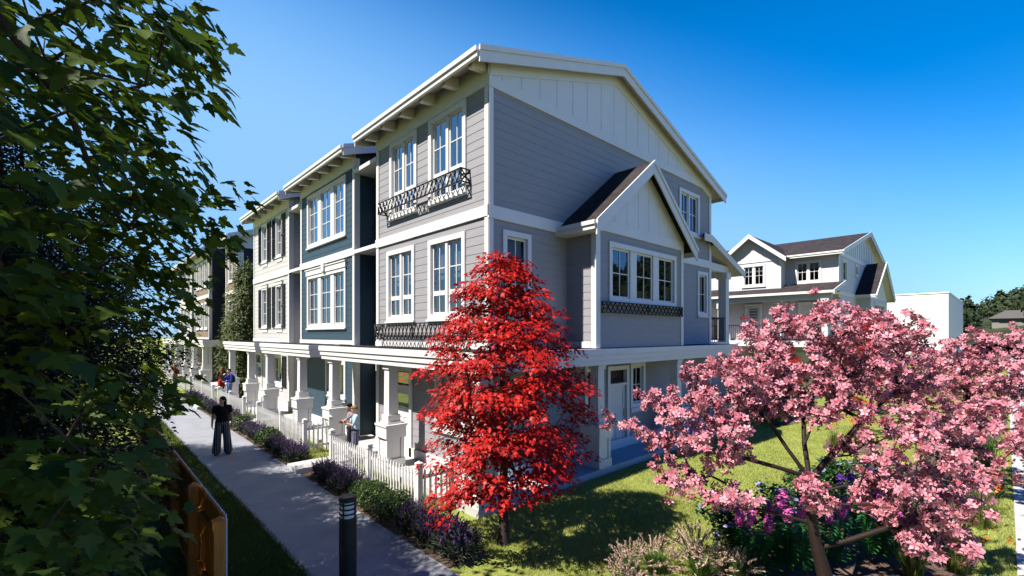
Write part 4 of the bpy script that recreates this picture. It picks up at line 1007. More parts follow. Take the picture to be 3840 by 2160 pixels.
# ------------------------------------------------------------------ small plants
def strips(r, n, base, spread, L, wd, bend, rnd, seg=4, up=.9):
    """arching grass like blades from a tuft"""
    a = r.uniform(0, 6.283, n); t0 = r.uniform(.05, 1, n) * bend; l = r.uniform(*L, n); V = np.zeros((n, seg + 1, 2, 3)); p = np.zeros((n, 3))
    p[:, 0] = np.cos(a) * spread * r.uniform(0, 1, n); p[:, 1] = np.sin(a) * spread * r.uniform(0, 1, n)
    side = np.stack([-np.sin(a), np.cos(a), np.zeros(n)], 1)
    for k in range(seg + 1):
        w_ = wd * (1 - .92 * (k / seg) ** 1.5); V[:, k, 0] = p - side * w_ / 2; V[:, k, 1] = p + side * w_ / 2
        th = t0 * (.35 + 1.1 * k / seg); p = p + np.stack([np.cos(a) * np.sin(th), np.sin(a) * np.sin(th), np.cos(th)], 1) * (l / seg)[:, None]
    F = []
    q = np.arange(seg)
    f = np.stack([q * 2, q * 2 + 1, q * 2 + 3, q * 2 + 2], 1)
    F = (f[None] + (np.arange(n) * (seg + 1) * 2)[:, None, None]).reshape(-1, 4)
    tipd = np.stack([np.cos(a) * np.sin(t0 * 1.45), np.sin(a) * np.sin(t0 * 1.45), np.cos(t0 * 1.45)], 1)
    return V.reshape(-1, 3) + np.array(base), F, {'rnd': np.repeat(r.uniform(0, 1, n), (seg + 1) * 2)}, p + np.array(base), tipd
LAVG = leafmat('lavender_leaf', (.020, .035, .018), (.06, .085, .045), .2, .6)
LAVF = leafmat('lavender_flower', (.035, .014, .075), (.13, .05, .22), .2, .6)
BOX_ = leafmat('boxwood_leaf', (.025, .055, .012), (.08, .13, .03), .25, .4)
def lavender(base, label, seed):
    r = np.random.default_rng(seed); t = thing('lavender_plant', label, 'lavender', base, 'lavender along the path'); b = np.array(base)
    n = 420; a = r.uniform(0, 6.283, n); q = .26 * np.sqrt(r.uniform(0, 1, n))
    pos = b + np.stack([np.cos(a) * q, np.sin(a) * q, r.uniform(0, .32, n) * (1 - q)], 1)
    tip = np.stack([np.cos(a) * .5, np.sin(a) * .5, r.uniform(.3, 1.2, n)], 1)
    V, F, at = scatter(LANCE, pos, tip, rdir(r, n), r.uniform(.12, .26, n), r.uniform(0, 1, n)); np_mesh('foliage', V, F, LAVG, t, at)
    m = 62; a = r.uniform(0, 6.283, m); q = .30 * np.sqrt(r.uniform(0, 1, m)); h = r.uniform(.38, .62, m) * (1.05 - q * .9)
    P = []; D = []
    for k in range(m):
        top = b + np.array([math.cos(a[k]) * q[k] * 1.25, math.sin(a[k]) * q[k] * 1.25, h[k]]); nn = 13
        s = r.uniform(0, .16, nn); ax = unit(np.array([math.cos(a[k]) * q[k] * .8, math.sin(a[k]) * q[k] * .8, 1.0]))
        P.append(top - ax * s[:, None] + r.normal(0, .006, (nn, 3))); D.append(rdir(r, nn) + ax)
    P, D = np.concatenate(P), np.concatenate(D); k = len(P)
    V, F, at = scatter(ROUND, P, D, rdir(r, k), r.uniform(.018, .032, k), r.uniform(0, 1, k)); np_mesh('flower_spikes', V, F, LAVF, t, at)
    return t
lv = lavender((4.47, 5.98, .02), 'lavender plant at the sunny bare soil end of its bed', 1)
def put(src, spots, labels):
    for k, ((x, y, s, ro), lab) in enumerate(zip(spots, labels)):
        c = copy_tree(src); c.location = (x, y, .02); c.scale = (s, s, s * 1.05); c.rotation_euler = (0, 0, ro); c['label'] = lab
r0 = random.Random(5)
near = [(4.44, 6.3), (4.62, 6.55), (4.40, 6.75), (4.55, 7.05), (4.42, 7.35)]
put(lv, [(x, y, r0.uniform(.80, 1.0), r0.uniform(0, 6)) for x, y in near], ['purple lavender between boxwood and bare soil, %s from the sunny end' % w_ for w_ in ('second', 'third', 'fourth', 'fifth', 'sixth')])
mid = [(4.45, 9.95), (4.35, 10.35), (4.55, 10.75), (4.38, 11.2), (4.5, 11.75)]
put(lv, [(x, y, r0.uniform(.82, 1.0), r0.uniform(0, 6)) for x, y in mid], ['shaded lavender before the raised walk, %s behind the boxwood' % w_ for w_ in ('first', 'second', 'third', 'fourth', 'fifth')])
far = [(4.4, 13.6), (4.5, 14.05), (4.35, 14.5), (4.5, 15.0), (4.4, 15.5), (4.45, 17.0), (4.4, 17.6), (4.5, 18.2), (4.4, 18.7)]
put(lv, [(x, y, r0.uniform(.82, 1.0), r0.uniform(0, 6)) for x, y in far], ['lavender past the raised walk, %s in its row' % w_ for w_ in ('first', 'second', 'third', 'fourth', 'fifth', 'sixth', 'seventh', 'eighth', 'ninth')])
far = [(4.4, 21.5), (4.5, 22.0), (4.35, 22.6), (4.5, 23.4), (4.4, 24.4), (4.4, 25.5), (4.45, 28), (4.4, 29.4), (4.45, 31)]
put(lv, [(x, y, r0.uniform(.95, 1.1), r0.uniform(0, 6)) for x, y in far], ['lavender beyond the woman, %s along the far bed' % w_ for w_ in ('first', 'second', 'third', 'fourth', 'fifth', 'sixth', 'seventh', 'eighth', 'ninth')])
def boxwood(base, label, seed):
    r = np.random.default_rng(seed); t = thing('boxwood_shrub', label, 'shrub', base, 'boxwood along the path'); b = np.array(base)
    n = 2600; d = rdir(r, n); d[:, 2] = np.abs(d[:, 2]) * 1.0 - .15; d = unit(d); lump = 1 + .10 * np.sin(6 * d[:, 0] + 4 * d[:, 1]) * np.cos(5 * d[:, 2] + 3 * d[:, 1])
    q = .40 * lump * r.uniform(.72, 1.04, n); pos = d * q[:, None]; pos[:, 2] = pos[:, 2] * .95 + .16; pos = pos[pos[:, 2] > 0]; k = len(pos); d = unit(pos)
    V, F, at = scatter(ROUND, pos + b, rdir(r, k) + d * .8, d + r.normal(0, .5, (k, 3)), r.uniform(.03, .052, k), np.clip(r.normal(.5, .3, k), 0, 1))
    np_mesh('foliage', V, F, BOX_, t, at)
    mb = MB()
    for j in range(7):
        a = j * .9; mb.tube([b + np.array([0, 0, 0]), b + np.array([math.cos(a) * .1, math.sin(a) * .1, .15]), b + np.array([math.cos(a) * .24, math.sin(a) * .24, .36])], [.012, .009, .004], 5)
    mb.build('stems', BARK, t)
    return t
bw = boxwood((4.46, 8.15, .02), 'round green boxwood touching the sunny lavender clump', 3)
put(bw, [(4.44, 8.95, .95, 1), (4.45, 9.5, .78, 2), (4.42, 16.2, 1.05, 3), (4.42, 19.7, 1.0, 4), (4.42, 26.0, .9, 5), (20.3, 6.55, 1.5, 1), (21.1, 6.7, 1.3, 3)],
    ['darker boxwood in the middle of the three by the pickets', 'small boxwood between lavender and the darker boxwood', 'boxwood along the path past the raised walk', 'boxwood beside the legs of the woman on the path', 'boxwood at the far walk by the cream house', 'big green shrub by the rear deck post of the grey house', 'green shrub beside the lane at the lawn edge'])

STRAW = leafmat('straw_plume', (.42, .28, .20), (.72, .55, .42), .2, .7)
GGRASS = leafmat('green_grass_tuft', (.05, .12, .02), (.16, .28, .06), .3, .5)
def fountain(base, label, seed):
    r = np.random.default_rng(seed); t = thing('fountain_grass', label, 'grass', base, 'fountain grasses at the bed edge')
    V, F, at, _, _ = strips(r, 520, base, .09, (.24, .40), .011, 1.15, 0); np_mesh('leaves', V, F, GGRASS, t, at)
    V, F, at, E, D = strips(r, 40, base, .05, (.26, .36), .004, 1.2, 0); at['rnd'] = at['rnd'] * 0 + .6
    P = []; T = []
    for e, d in zip(E, D):
        s = r.uniform(0, .16, 44); P.append(e + unit(d[None]) * s[:, None] - unit(d[None]) * .03); T.append(rdir(r, 44) * .14 + d)
    P, T = np.concatenate(P), np.concatenate(T); k = len(P)
    V2, F2, a2 = scatter((LANCE[0] * np.array([2.4, 1, 1]), LANCE[1]), P, T, rdir(r, k), r.uniform(.03, .048, k), r.uniform(0, 1, k))
    np_mesh('plumes', V2, F2, STRAW, t, a2)
    return t
fg_ = fountain((6.32, 3.62, 0), 'buff plumed fountain grass in the middle of its group', 4)
put(fg_, [(5.85, 3.75, .95, 1), (7.0, 3.3, 1.1, 2), (6.55, 3.0, 1.05, 3), (5.4, 3.55, .9, 4.5), (6.95, 2.7, .9, 5.4)], ['fountain grass out on the open lawn', 'full fountain grass closest to the pale blue flowering shrub', 'fountain grass in front of the bed soil, lowest of the group', 'small fountain grass tuft nearest the path', 'fountain grass in front of the phlox leaves'])
PHG = leafmat('phlox_leaf', (.02, .13, .02), (.05, .24, .045), .3, .4)
PHF = leafmat('phlox_flower', (.62, .03, .33), (.86, .16, .54), .25, .5, centre=(.85, .5, .75))
PURF = leafmat('purple_flower', (.08, .03, .28), (.22, .06, .45), .25, .5)
HIBF = leafmat('pale_blue_flower', (.34, .36, .66), (.58, .58, .80), .3, .5, centre=(.25, .05, .25))
HIBG = leafmat('hibiscus_leaf', (.015, .06, .015), (.04, .12, .03), .25, .4)
CROF = leafmat('orange_flower', (.65, .14, .01), (.85, .30, .03), .3, .5)
CROG = leafmat('crocosmia_leaf', (.10, .14, .02), (.26, .28, .06), .35, .5)
def phlox(base, label, seed, fm, h=.95, ns=6):
    r = np.random.default_rng(seed); t = thing('phlox_plant', label, 'flower', base, 'tall phlox in the nearest bed'); b = np.array(base, float)
    st = MB(); P = []; T = []; Nn = []; FP = []; FN = []
    for k in range(ns):
        a = k * 2.4 + r.uniform(-.3, .3); q = .05 + .13 * (k / ns); q *= 1.5; g = b + np.array([math.cos(a) * q, math.sin(a) * q, 0]); hh = h * r.uniform(.8, 1.05); e = g + np.array([math.cos(a) * .08, math.sin(a) * .08, hh])
        st.tube([g, (g + e) / 2, e], [.008, .007, .004], 5)
        for z in np.arange(.12, .78, .055):
            for j in range(3):
                a2 = z * 40 + j * 2.09; d = np.array([math.cos(a2), math.sin(a2), .45]); P.append(g + (e - g) * z); T.append(d); Nn.append(np.array([-.3 * d[0], -.3 * d[1], 1]))
        nf = 46; c = e - np.array([0, 0, .05]); d = rdir(r, nf); d[:, 2] = d[:, 2] * 1.7
        d[:, :2] *= .75; FP.append(c + d * .07 - np.array([0, 0, .03])); FN.append(d + np.array([0, 0, .2]))
    st.build('stems', PHG, t)
    P, T, Nn = map(np.array, (P, T, Nn)); k = len(P)
    V, F, at = scatter(LANCE, P, T, Nn, r.uniform(.20, .30, k), r.uniform(0, 1, k)); V, F, at = scatter((LANCE[0] * np.array([1.7, 1, 1]), LANCE[1]), P, T, Nn, r.uniform(.18, .27, k), r.uniform(0, 1, k)); np_mesh('leaves', V, F, PHG, t, at)
    for fp, fn in zip(FP, FN):
        k = len(fp); V, F, at = scatter(FIVE, fp, rdir(r, k), fn, r.uniform(.024, .036, k), r.uniform(0, 1, k), FIVE[2]); np_mesh('flower_head', V, F, fm, t, at)
    return t
ph = phlox((7.35, 2.6, 0), 'magenta phlox with bright green leaves beside the fountain grasses', 5, PHF)
put(ph, [(7.85, 2.25, 1.05, 1.0), (8.6, 1.9, .95, 2.2), (9.3, 1.35, .95, 3.1), (10.9, .9, .95, 4)], ['magenta phlox right beside the blossom tree trunk', 'phlox in the shade behind the blossom trunk', 'phlox between the blossom trunk and the crocosmia clumps', 'phlox at the pavement end of its bed beyond the purple ones'])
pp = phlox((10.2, 1.75, 0), 'deep purple phlox glimpsed beneath the blossom branches', 6, PURF, 1.1, 7)
c = copy_tree(pp); c.location = (10.7, 1.45, 0); c.rotation_euler = (0, 0, 2); c['label'] = 'shorter deep purple phlox standing against the taller one'
def hibiscus(base, label, seed, h=.92, w_=.40):
    r = np.random.default_rng(seed); t = thing('hibiscus_shrub', label, 'shrub', base, 'pale blue flowering shrubs'); b = np.array(base, float)
    T = b + np.stack([r.normal(0, w_ * .55, 60), r.normal(0, w_ * .55, 60), r.uniform(.2, 1, 60) * h], 1)
    mb, E, P0 = grow([b + np.array(q) for q in ((0, 0, 0), (.01, 0, .15), (0, .01, .4))], [.02, .016, .008], T, r, .2, .05, .0028, .5)
    mb.build('stems', BARK, t)
    n = 22; pos = np.repeat(E, n, 0) + r.normal(0, .055, (len(E) * n, 3)); k = len(pos)
    V, F, at = scatter(REDLEAF, pos, rdir(r, k) + (pos - b) * .6, r.normal(0, .5, (k, 3)) + np.array([0, 0, 1]), r.uniform(.05, .085, k), r.uniform(0, 1, k)); np_mesh('leaves', V, F, HIBG, t, at)
    o_ = np.argsort(-np.linalg.norm((E - b - np.array([0, 0, h * .5])), axis=1))[:26]; f = E[o_] + unit(E[o_] - b - np.array([0, 0, h * .4])) * .05; d = unit(E[o_] - b - np.array([0, 0, h * .4])) + np.array([-.2, -.2, .5])
    V, F, at = scatter(FIVE, f, rdir(r, len(f)), d + r.normal(0, .4, f.shape), r.uniform(.045, .065, len(f)), r.uniform(0, 1, len(f)), FIVE[2]); np_mesh('flowers', V, F, HIBF, t, at)
    return t
hb = hibiscus((7.75, 3.05, 0), 'pale blue flowering shrub between the lawn and the magenta phlox', 7)
put(hb, [(8.75, 2.75, .95, 1), (10.2, 2.7, .95, 2.4), (11.3, 2.4, 1.0, 3.7), (12.2, 1.9, .9, 5), (15.6, 1.0, 1.0, 1)], ['pale blue flowering shrub directly behind the blossom trunk', 'pale blue flowering shrub in the middle of the bed edge', 'pale blue flowering shrub towards the far end of the near bed', 'last pale blue flowering shrub of the near bed', 'pale blue flowering shrub in the street bed'])
def crocosmia(base, label, seed):
    r = np.random.default_rng(seed); t = thing('crocosmia_clump', label, 'flower', base, 'orange crocosmia clumps')
    V, F, at, E, D = strips(r, 190, base, .16, (.34, .6), .016, .8, 0); np_mesh('leaves', V, F, CROG, t, at)
    V, F, at, E, D = strips(r, 9, base, .12, (.6, .8), .006, .8, 0)
    P = np.repeat(E, 7, 0) + r.normal(0, .035, (len(E) * 7, 3)); k = len(P)
    V2, F2, a2 = scatter(FIVE, P, rdir(r, k), rdir(r, k) + np.array([0, 0, .6]), r.uniform(.018, .03, k), r.uniform(0, 1, k), FIVE[2])
    np_mesh('flower_stalks', V, F, CROG, t, at); np_mesh('flowers', V2, F2, CROF, t, a2)
    return t
cr = crocosmia((9.75, .5, 0), 'orange crocosmia on bare soil by the pavement verge', 8)
put(cr, [(9.0, .95, .9, 1), (12.2, .35, 1.0, 2), (13.2, .3, 1.0, 3), (14.5, .35, 1.05, 4), (17.6, 3.7, 1.0, 1), (18.4, 3.4, 1.0, 2), (19.0, 3.1, .9, 3), (22, .9, 1, 1), (24.0, 1.2, 1.2, 4), (25.4, 1.4, 1.2, 5)],
    ['orange crocosmia under the open blossom crown', 'crocosmia beside the verge, first past the bare soil', 'crocosmia beside the verge, second past the bare soil', 'crocosmia beside the verge, third past the bare soil', 'crocosmia in the small lawn bed, on the house side', 'crocosmia in the small lawn bed, middle clump', 'crocosmia in the small lawn bed, on the street side', 'crocosmia far along the street bed', 'crocosmia beyond the third blossom tree', 'crocosmia at the last soil patch before the lane'])
def iris(base, label, seed):
    r = np.random.default_rng(seed)
    V, F, at, E, D = strips(r, 220, (0, 0, 0), .3, (.6, .95), .03, .4, 0); o = np_mesh('iris_clump', V, F, GGRASS, attrs=at); o.location = base; OFF[o] = Vector((0, 0, 0))
    return tag(o, label, 'grass', 'upright green clumps by the pavement')
ir = iris((16.6, .45, 0), 'upright green blade clump near the pavement verge', 9)
put(ir, [(17.6, .5, 1.1, 1), (18.8, .6, 1.1, 2)], ['upright green blade clump, second along the verge', 'upright green blade clump, third along the verge'])

# ------------------------------------------------------------------ parked car in the lane
CARP = mat('blue_car_paint', (.01, .035, .075), .18, .05, spec=.6); CARG = mat('car_glass', (.01, .02, .03), .05, spec=.8); TYRE = mat('tyre_rubber', (.012, .012, .012), .85); RIM = mat('alloy', (.5, .5, .52), .3, metal=1); LAMP = mat('lamp_glass', (.7, .68, .62), .15)
def car(base, label):
    t = thing('parked_car', label, 'car', base); bx_, by_, bz_ = base
    fr_ = lambda l, s, z: (bx_ + s, by_ + l, bz_ + z)
    mb = MB(fr_); prof = [(-2.2, .35), (-2.25, .62), (-2.1, .82), (-1.2, .95), (1.35, .98), (2.05, .92), (2.22, .7), (2.2, .35)]
    secs = [(-.86, .93), (-.80, 1.0), (.80, 1.0), (.86, .93)]
    mb.prism([(l, -.86, z) for l, z in prof], (0, 1.72, 0)); mb.build('body', CARP, t, smooth=False)
    mb = MB(fr_); lo = [(-1.25, .95), (1.7, .98)]; hi = [(-.35, 1.42), (1.05, 1.43)]
    L = [(-1.25, -.80, .95), (1.7, -.80, .98), (1.7, .80, .98), (-1.25, .80, .95)]; Hh = [(-.4, -.62, 1.42), (1.0, -.62, 1.43), (1.0, .62, 1.43), (-.4, .62, 1.42)]
    for k in range(4): mb.poly([L[k], L[(k + 1) % 4], Hh[(k + 1) % 4], Hh[k]], 1)
    mb.prism([(-.42, -.63, 1.42), (1.02, -.63, 1.43), (1.02, .63, 1.43), (-.42, .63, 1.42)], (0, 0, .03), 0)
    for k in range(4): mb.tube([L[k], Hh[k]], .035, 5, 0)
    for s in (-1, 1): mb.tube([(.35, s * .80, .96), (.3, s * .62, 1.43)], .03, 5, 0)
    mb.build('cabin', [CARP, CARG], t)
    for l in (-1.35, 1.4):
        for s in (-.82, .82):
            mb = MB(fr_); mb.tube([(l, s - .09, .32), (l, s + .09, .32)], .32, 20); wh = mb.build('wheel', TYRE, t); mb = MB(fr_); mb.tube([(l, s - .1, .32), (l, s + .1, .32)], .2, 14); mb.build('rim', RIM, wh)
    for s in (-.6, .6):
        mb = MB(fr_); mb.box(-2.25, -2.12, s - .18, s + .18, .62, .74); mb.build('headlight', LAMP, t)
        mb = MB(fr_); mb.box(2.12, 2.24, s - .18, s + .18, .7, .84); mb.build('tail_light', mat('red_lamp', (.4, .01, .01), .2), t)
car((29.2, 10.6, .012), 'dark blue car parked in the lane behind the blossom crown')

# ------------------------------------------------------------------ wooded hill far right
def hz(x, y): 
    d = ((x - 330) / 160) ** 2 + ((y + 115) / 95) ** 2
    return 56 * math.exp(-d * .9) - 1
G = 46; V = []; F = []
for i in range(G + 1):
    for j in range(G + 1):
        x = 120 + 480 * i / G; y = -330 + 420 * j / G; V.append((x, y, hz(x, y)))
for i in range(G):
    for j in range(G): k = i * (G + 1) + j; F.append((k, k + G + 1, k + G + 2, k + 1))
np_mesh('hill', V, F, groundmat('hill_scrub', (.02, .03, .012), (.06, .075, .03), .05, bs=.6), kind='structure', smooth=True)['label'] = 'low wooded hill rising at the far right'
FOREST = leafmat('forest_leaf', (.020, .036, .018), (.065, .092, .036), .15, .7)
r = np.random.default_rng(77); P = []; Nn = []; S = []; Q = []
for k in range(420):
    x, y = r.uniform(150, 420), r.uniform(-190, 50); z = hz(x, y)
    if z < .8: continue
    h = r.uniform(5, 11); w_ = r.uniform(2.6, 5); n = 230; d = rdir(r, n); con = r.uniform() < .25
    q = d * np.array([w_, w_, h * .5]) * r.uniform(.75, 1.05, (n, 1)); q[:, 2] += z + h * .5
    if con: f = np.clip((q[:, 2] - z) / h, 0, 1); q[:, :2] *= (1.1 - f)[:, None] * .8; q[:, 2] += h * .3 * f
    q[:, 0] += x; q[:, 1] += y; P.append(q); Nn.append(d); Q.append(np.full(n, r.uniform(0, 1)))
P, Nn, Q = np.concatenate(P), np.concatenate(Nn), np.concatenate(Q); k = len(P)
V, F, at = scatter(ROUND, P, rdir(r, k), Nn + r.normal(0, .4, (k, 3)), r.uniform(.7, 1.5, k), np.clip(Q * .7 + r.uniform(0, .3, k), 0, 1))
o = np_mesh('far_woods', V, F, FOREST, attrs=at, kind='stuff'); tag(o, 'dark woods covering the distant hill', 'woods')
HROOF = mat('grey_hill_roof', (.11, .105, .10), .8); HWALL = mat('hill_wall', (.26, .25, .23), .7)
for x, y, w_, d_, h, lab in ((176, -1.5, 6, 8, 2.6, 'low pale house with a hipped roof at the foot of the wooded hill'), (178, -13, 7, 8, 2.6, 'brown house beneath the trees on the distant hillside')):
    z = max(hz(x, y), 0) - .5; t = thing('hillside_house', lab, 'house', (x, y, z), 'houses on the far hillside')
    mb = MB(); mb.box(x, x + w_, y - d_ / 2, y + d_ / 2, z, z + h); mb.build('wall', HWALL, t)
    mb = MB(); a = .8; pts = [(x - a, y - d_ / 2 - a, z + h), (x + w_ + a, y - d_ / 2 - a, z + h), (x + w_ + a, y + d_ / 2 + a, z + h), (x - a, y + d_ / 2 + a, z + h)]; rdg = [(x + w_ / 2, y - d_ / 5, z + h + 2.2), (x + w_ / 2, y + d_ / 5, z + h + 2.2)]
    mb.poly([pts[0], pts[1], rdg[0]]); mb.poly([pts[1], pts[2], rdg[1], rdg[0]]); mb.poly([pts[2], pts[3], rdg[1]]); mb.poly([pts[3], pts[0], rdg[0], rdg[1]]); mb.build('roof', HROOF, t)
    for yy in (y - d_ * .28, y + d_ * .22):
        mb = MB(); mb.box(x - .05, x + .1, yy - .9, yy + .9, z + 1.4, z + 2.8); mb.build('window', CARG, t)

# ------------------------------------------------------------------ people
def ball(c, rad, n=12, m=8):
    V = [(c[0], c[1], c[2] - rad[2])]; F = []
    for i in range(1, m):
        th = math.pi * i / m - math.pi / 2
        for j in range(n):
            a = 2 * math.pi * j / n; V.append((c[0] + rad[0] * math.cos(th) * math.cos(a), c[1] + rad[1] * math.cos(th) * math.sin(a), c[2] + rad[2] * math.sin(th)))
    V.append((c[0], c[1], c[2] + rad[2])); q = len(V) - 1
    for j in range(n): F.append((0, 1 + (j + 1) % n, 1 + j)); F.append((q, 1 + (m - 2) * n + j, 1 + (m - 2) * n + (j + 1) % n))
    for i in range(m - 2):
        for j in range(n): F.append((1 + i * n + j, 1 + i * n + (j + 1) % n, 1 + (i + 1) * n + (j + 1) % n, 1 + (i + 1) * n + j))
    return V, F
def blob(name, shapes, mats, parent, voxel=.012, it=2, paint=None):
    """one continuous surface fused from tapered limbs and rounded masses"""
    V = []; F = []
    def add(v, f):
        k = len(V); V.extend(v); F.extend([tuple(i + k for i in q) for q in f])
    for sh in shapes:
        if len(sh) == 2: add(*ball(sh[0], sh[1]))
        else:
            p, r0_, q, r1_ = Vector(sh[0]), sh[1], Vector(sh[2]), sh[3]
            add(*ball(p, (r0_,) * 3)); add(*ball(q, (r1_,) * 3)); d = q - p
            if d.length > 1e-4:
                u = d.orthogonal().normalized(); w_ = d.normalized().cross(u); n = 12
                v = [p + (u * math.cos(6.28318 * j / n) + w_ * math.sin(6.28318 * j / n)) * r0_ for j in range(n)] + [q + (u * math.cos(6.28318 * j / n) + w_ * math.sin(6.28318 * j / n)) * r1_ for j in range(n)]
                add([tuple(x) for x in v], [(j, (j + 1) % n, n + (j + 1) % n, n + j) for j in range(n)] + [tuple(range(n))[::-1], tuple(range(n, 2 * n))])
    me = bpy.data.meshes.new(name); me.from_pydata([tuple(v) for v in V], [], F); me.update()
    o = bpy.data.objects.new(name, me); C.objects.link(o)
    md = o.modifiers.new('fuse', 'REMESH'); md.mode = 'VOXEL'; md.voxel_size = voxel
    ms = o.modifiers.new('soften', 'SMOOTH'); ms.iterations = it; ms.factor = .5
    me2 = bpy.data.meshes.new_from_object(o.evaluated_get(bpy.context.evaluated_depsgraph_get()))
    bpy.data.objects.remove(o); bpy.data.meshes.remove(me); me2.name = name
    me2.materials.clear()
    me2.polygons.foreach_set('use_smooth', [True] * len(me2.polygons))
    ob = link(name, me2, mats, parent)
    if paint:
        idx = [paint(p.center) for p in me2.polygons]; me2.polygons.foreach_set('material_index', idx)
    return ob
def hand(w_, d, pn, side, curl=.5):
    """palm, four unequal bent fingers and a thumb leaving the side of the palm"""
    w_, d, pn = Vector(w_), Vector(d).normalized(), Vector(pn).normalized(); s = d.cross(pn).normalized() * side
    out = [(tuple(w_), .024, tuple(w_ + d * .045), .026)]
    for k, L in enumerate((.062, .07, .066, .052)):
        off = s * (.03 - .02 * k); b = w_ + d * .075 + off; out.append((tuple(w_ + d * .03 + off * .6), .014, tuple(b), .0115))
        d1 = (d + pn * curl * .7).normalized(); d2 = (d + pn * curl * 2).normalized(); m = b + d1 * L * .55
        out += [(tuple(b), .0105, tuple(m), .0098), (tuple(m), .0098, tuple(m + d2 * L * .5), .0088)]
    b = w_ + d * .02 + s * .024; m = b + (d * .6 + s * .8 + pn * .2).normalized() * .035
    out += [(tuple(b), .013, tuple(m), .0115), (tuple(m), .0115, tuple(m + (d + pn * .4).normalized() * .028), .0095)]
    return out
SKIN = mat('skin', (.50, .27, .18), .5, .06, 20); SKIN2 = mat('fair_skin', (.62, .36, .26), .5, .06, 20); LIP = mat('lips', (.36, .10, .09), .5); EYE = mat('eyes', (.02, .015, .012), .3)
def head_shapes(c, look, s=1.0):
    """skull, jaw, nose, brow and ears; look is the facing direction"""
    c = Vector(c); f = Vector((look[0], look[1], look[2] if len(look) > 2 else 0)).normalized(); l = Vector((-f.y, f.x, 0)).normalized(); u = f.cross(l) * 1; u = u if u.z > 0 else -u
    P = lambda a, b, d: tuple(c + f * a * s + l * b * s + u * d * s)
    sh = [(P(-.012, 0, .022), (.078 * s, .084 * s, .088 * s)), (P(.012, 0, -.01), (.066 * s, .072 * s, .085 * s)), (P(.035, 0, -.062), .034 * s, P(.06, 0, -.085), .022 * s), (P(.02, .03, -.05), .03 * s, P(.055, .0, -.08), .02 * s), (P(.02, -.03, -.05), .03 * s, P(.055, 0, -.08), .02 * s),
          (P(.072, 0, .005), .009 * s, P(.092, 0, -.026), .0115 * s), (P(.068, -.03, .024), .013 * s, P(.068, .03, .024), .013 * s), (P(.078, -.012, -.055), .009 * s, P(.078, .012, -.055), .009 * s)]
    for k in (-1, 1): sh.append((P(-.01, .076 * k, .012), .012 * s, P(-.012, .078 * k, -.02), .009 * s))
    eyes = [Vector(P(.079, .03 * k, .006)) for k in (-1, 1)]; mouth = Vector(P(.086, 0, -.056))
    return sh, P, eyes, mouth
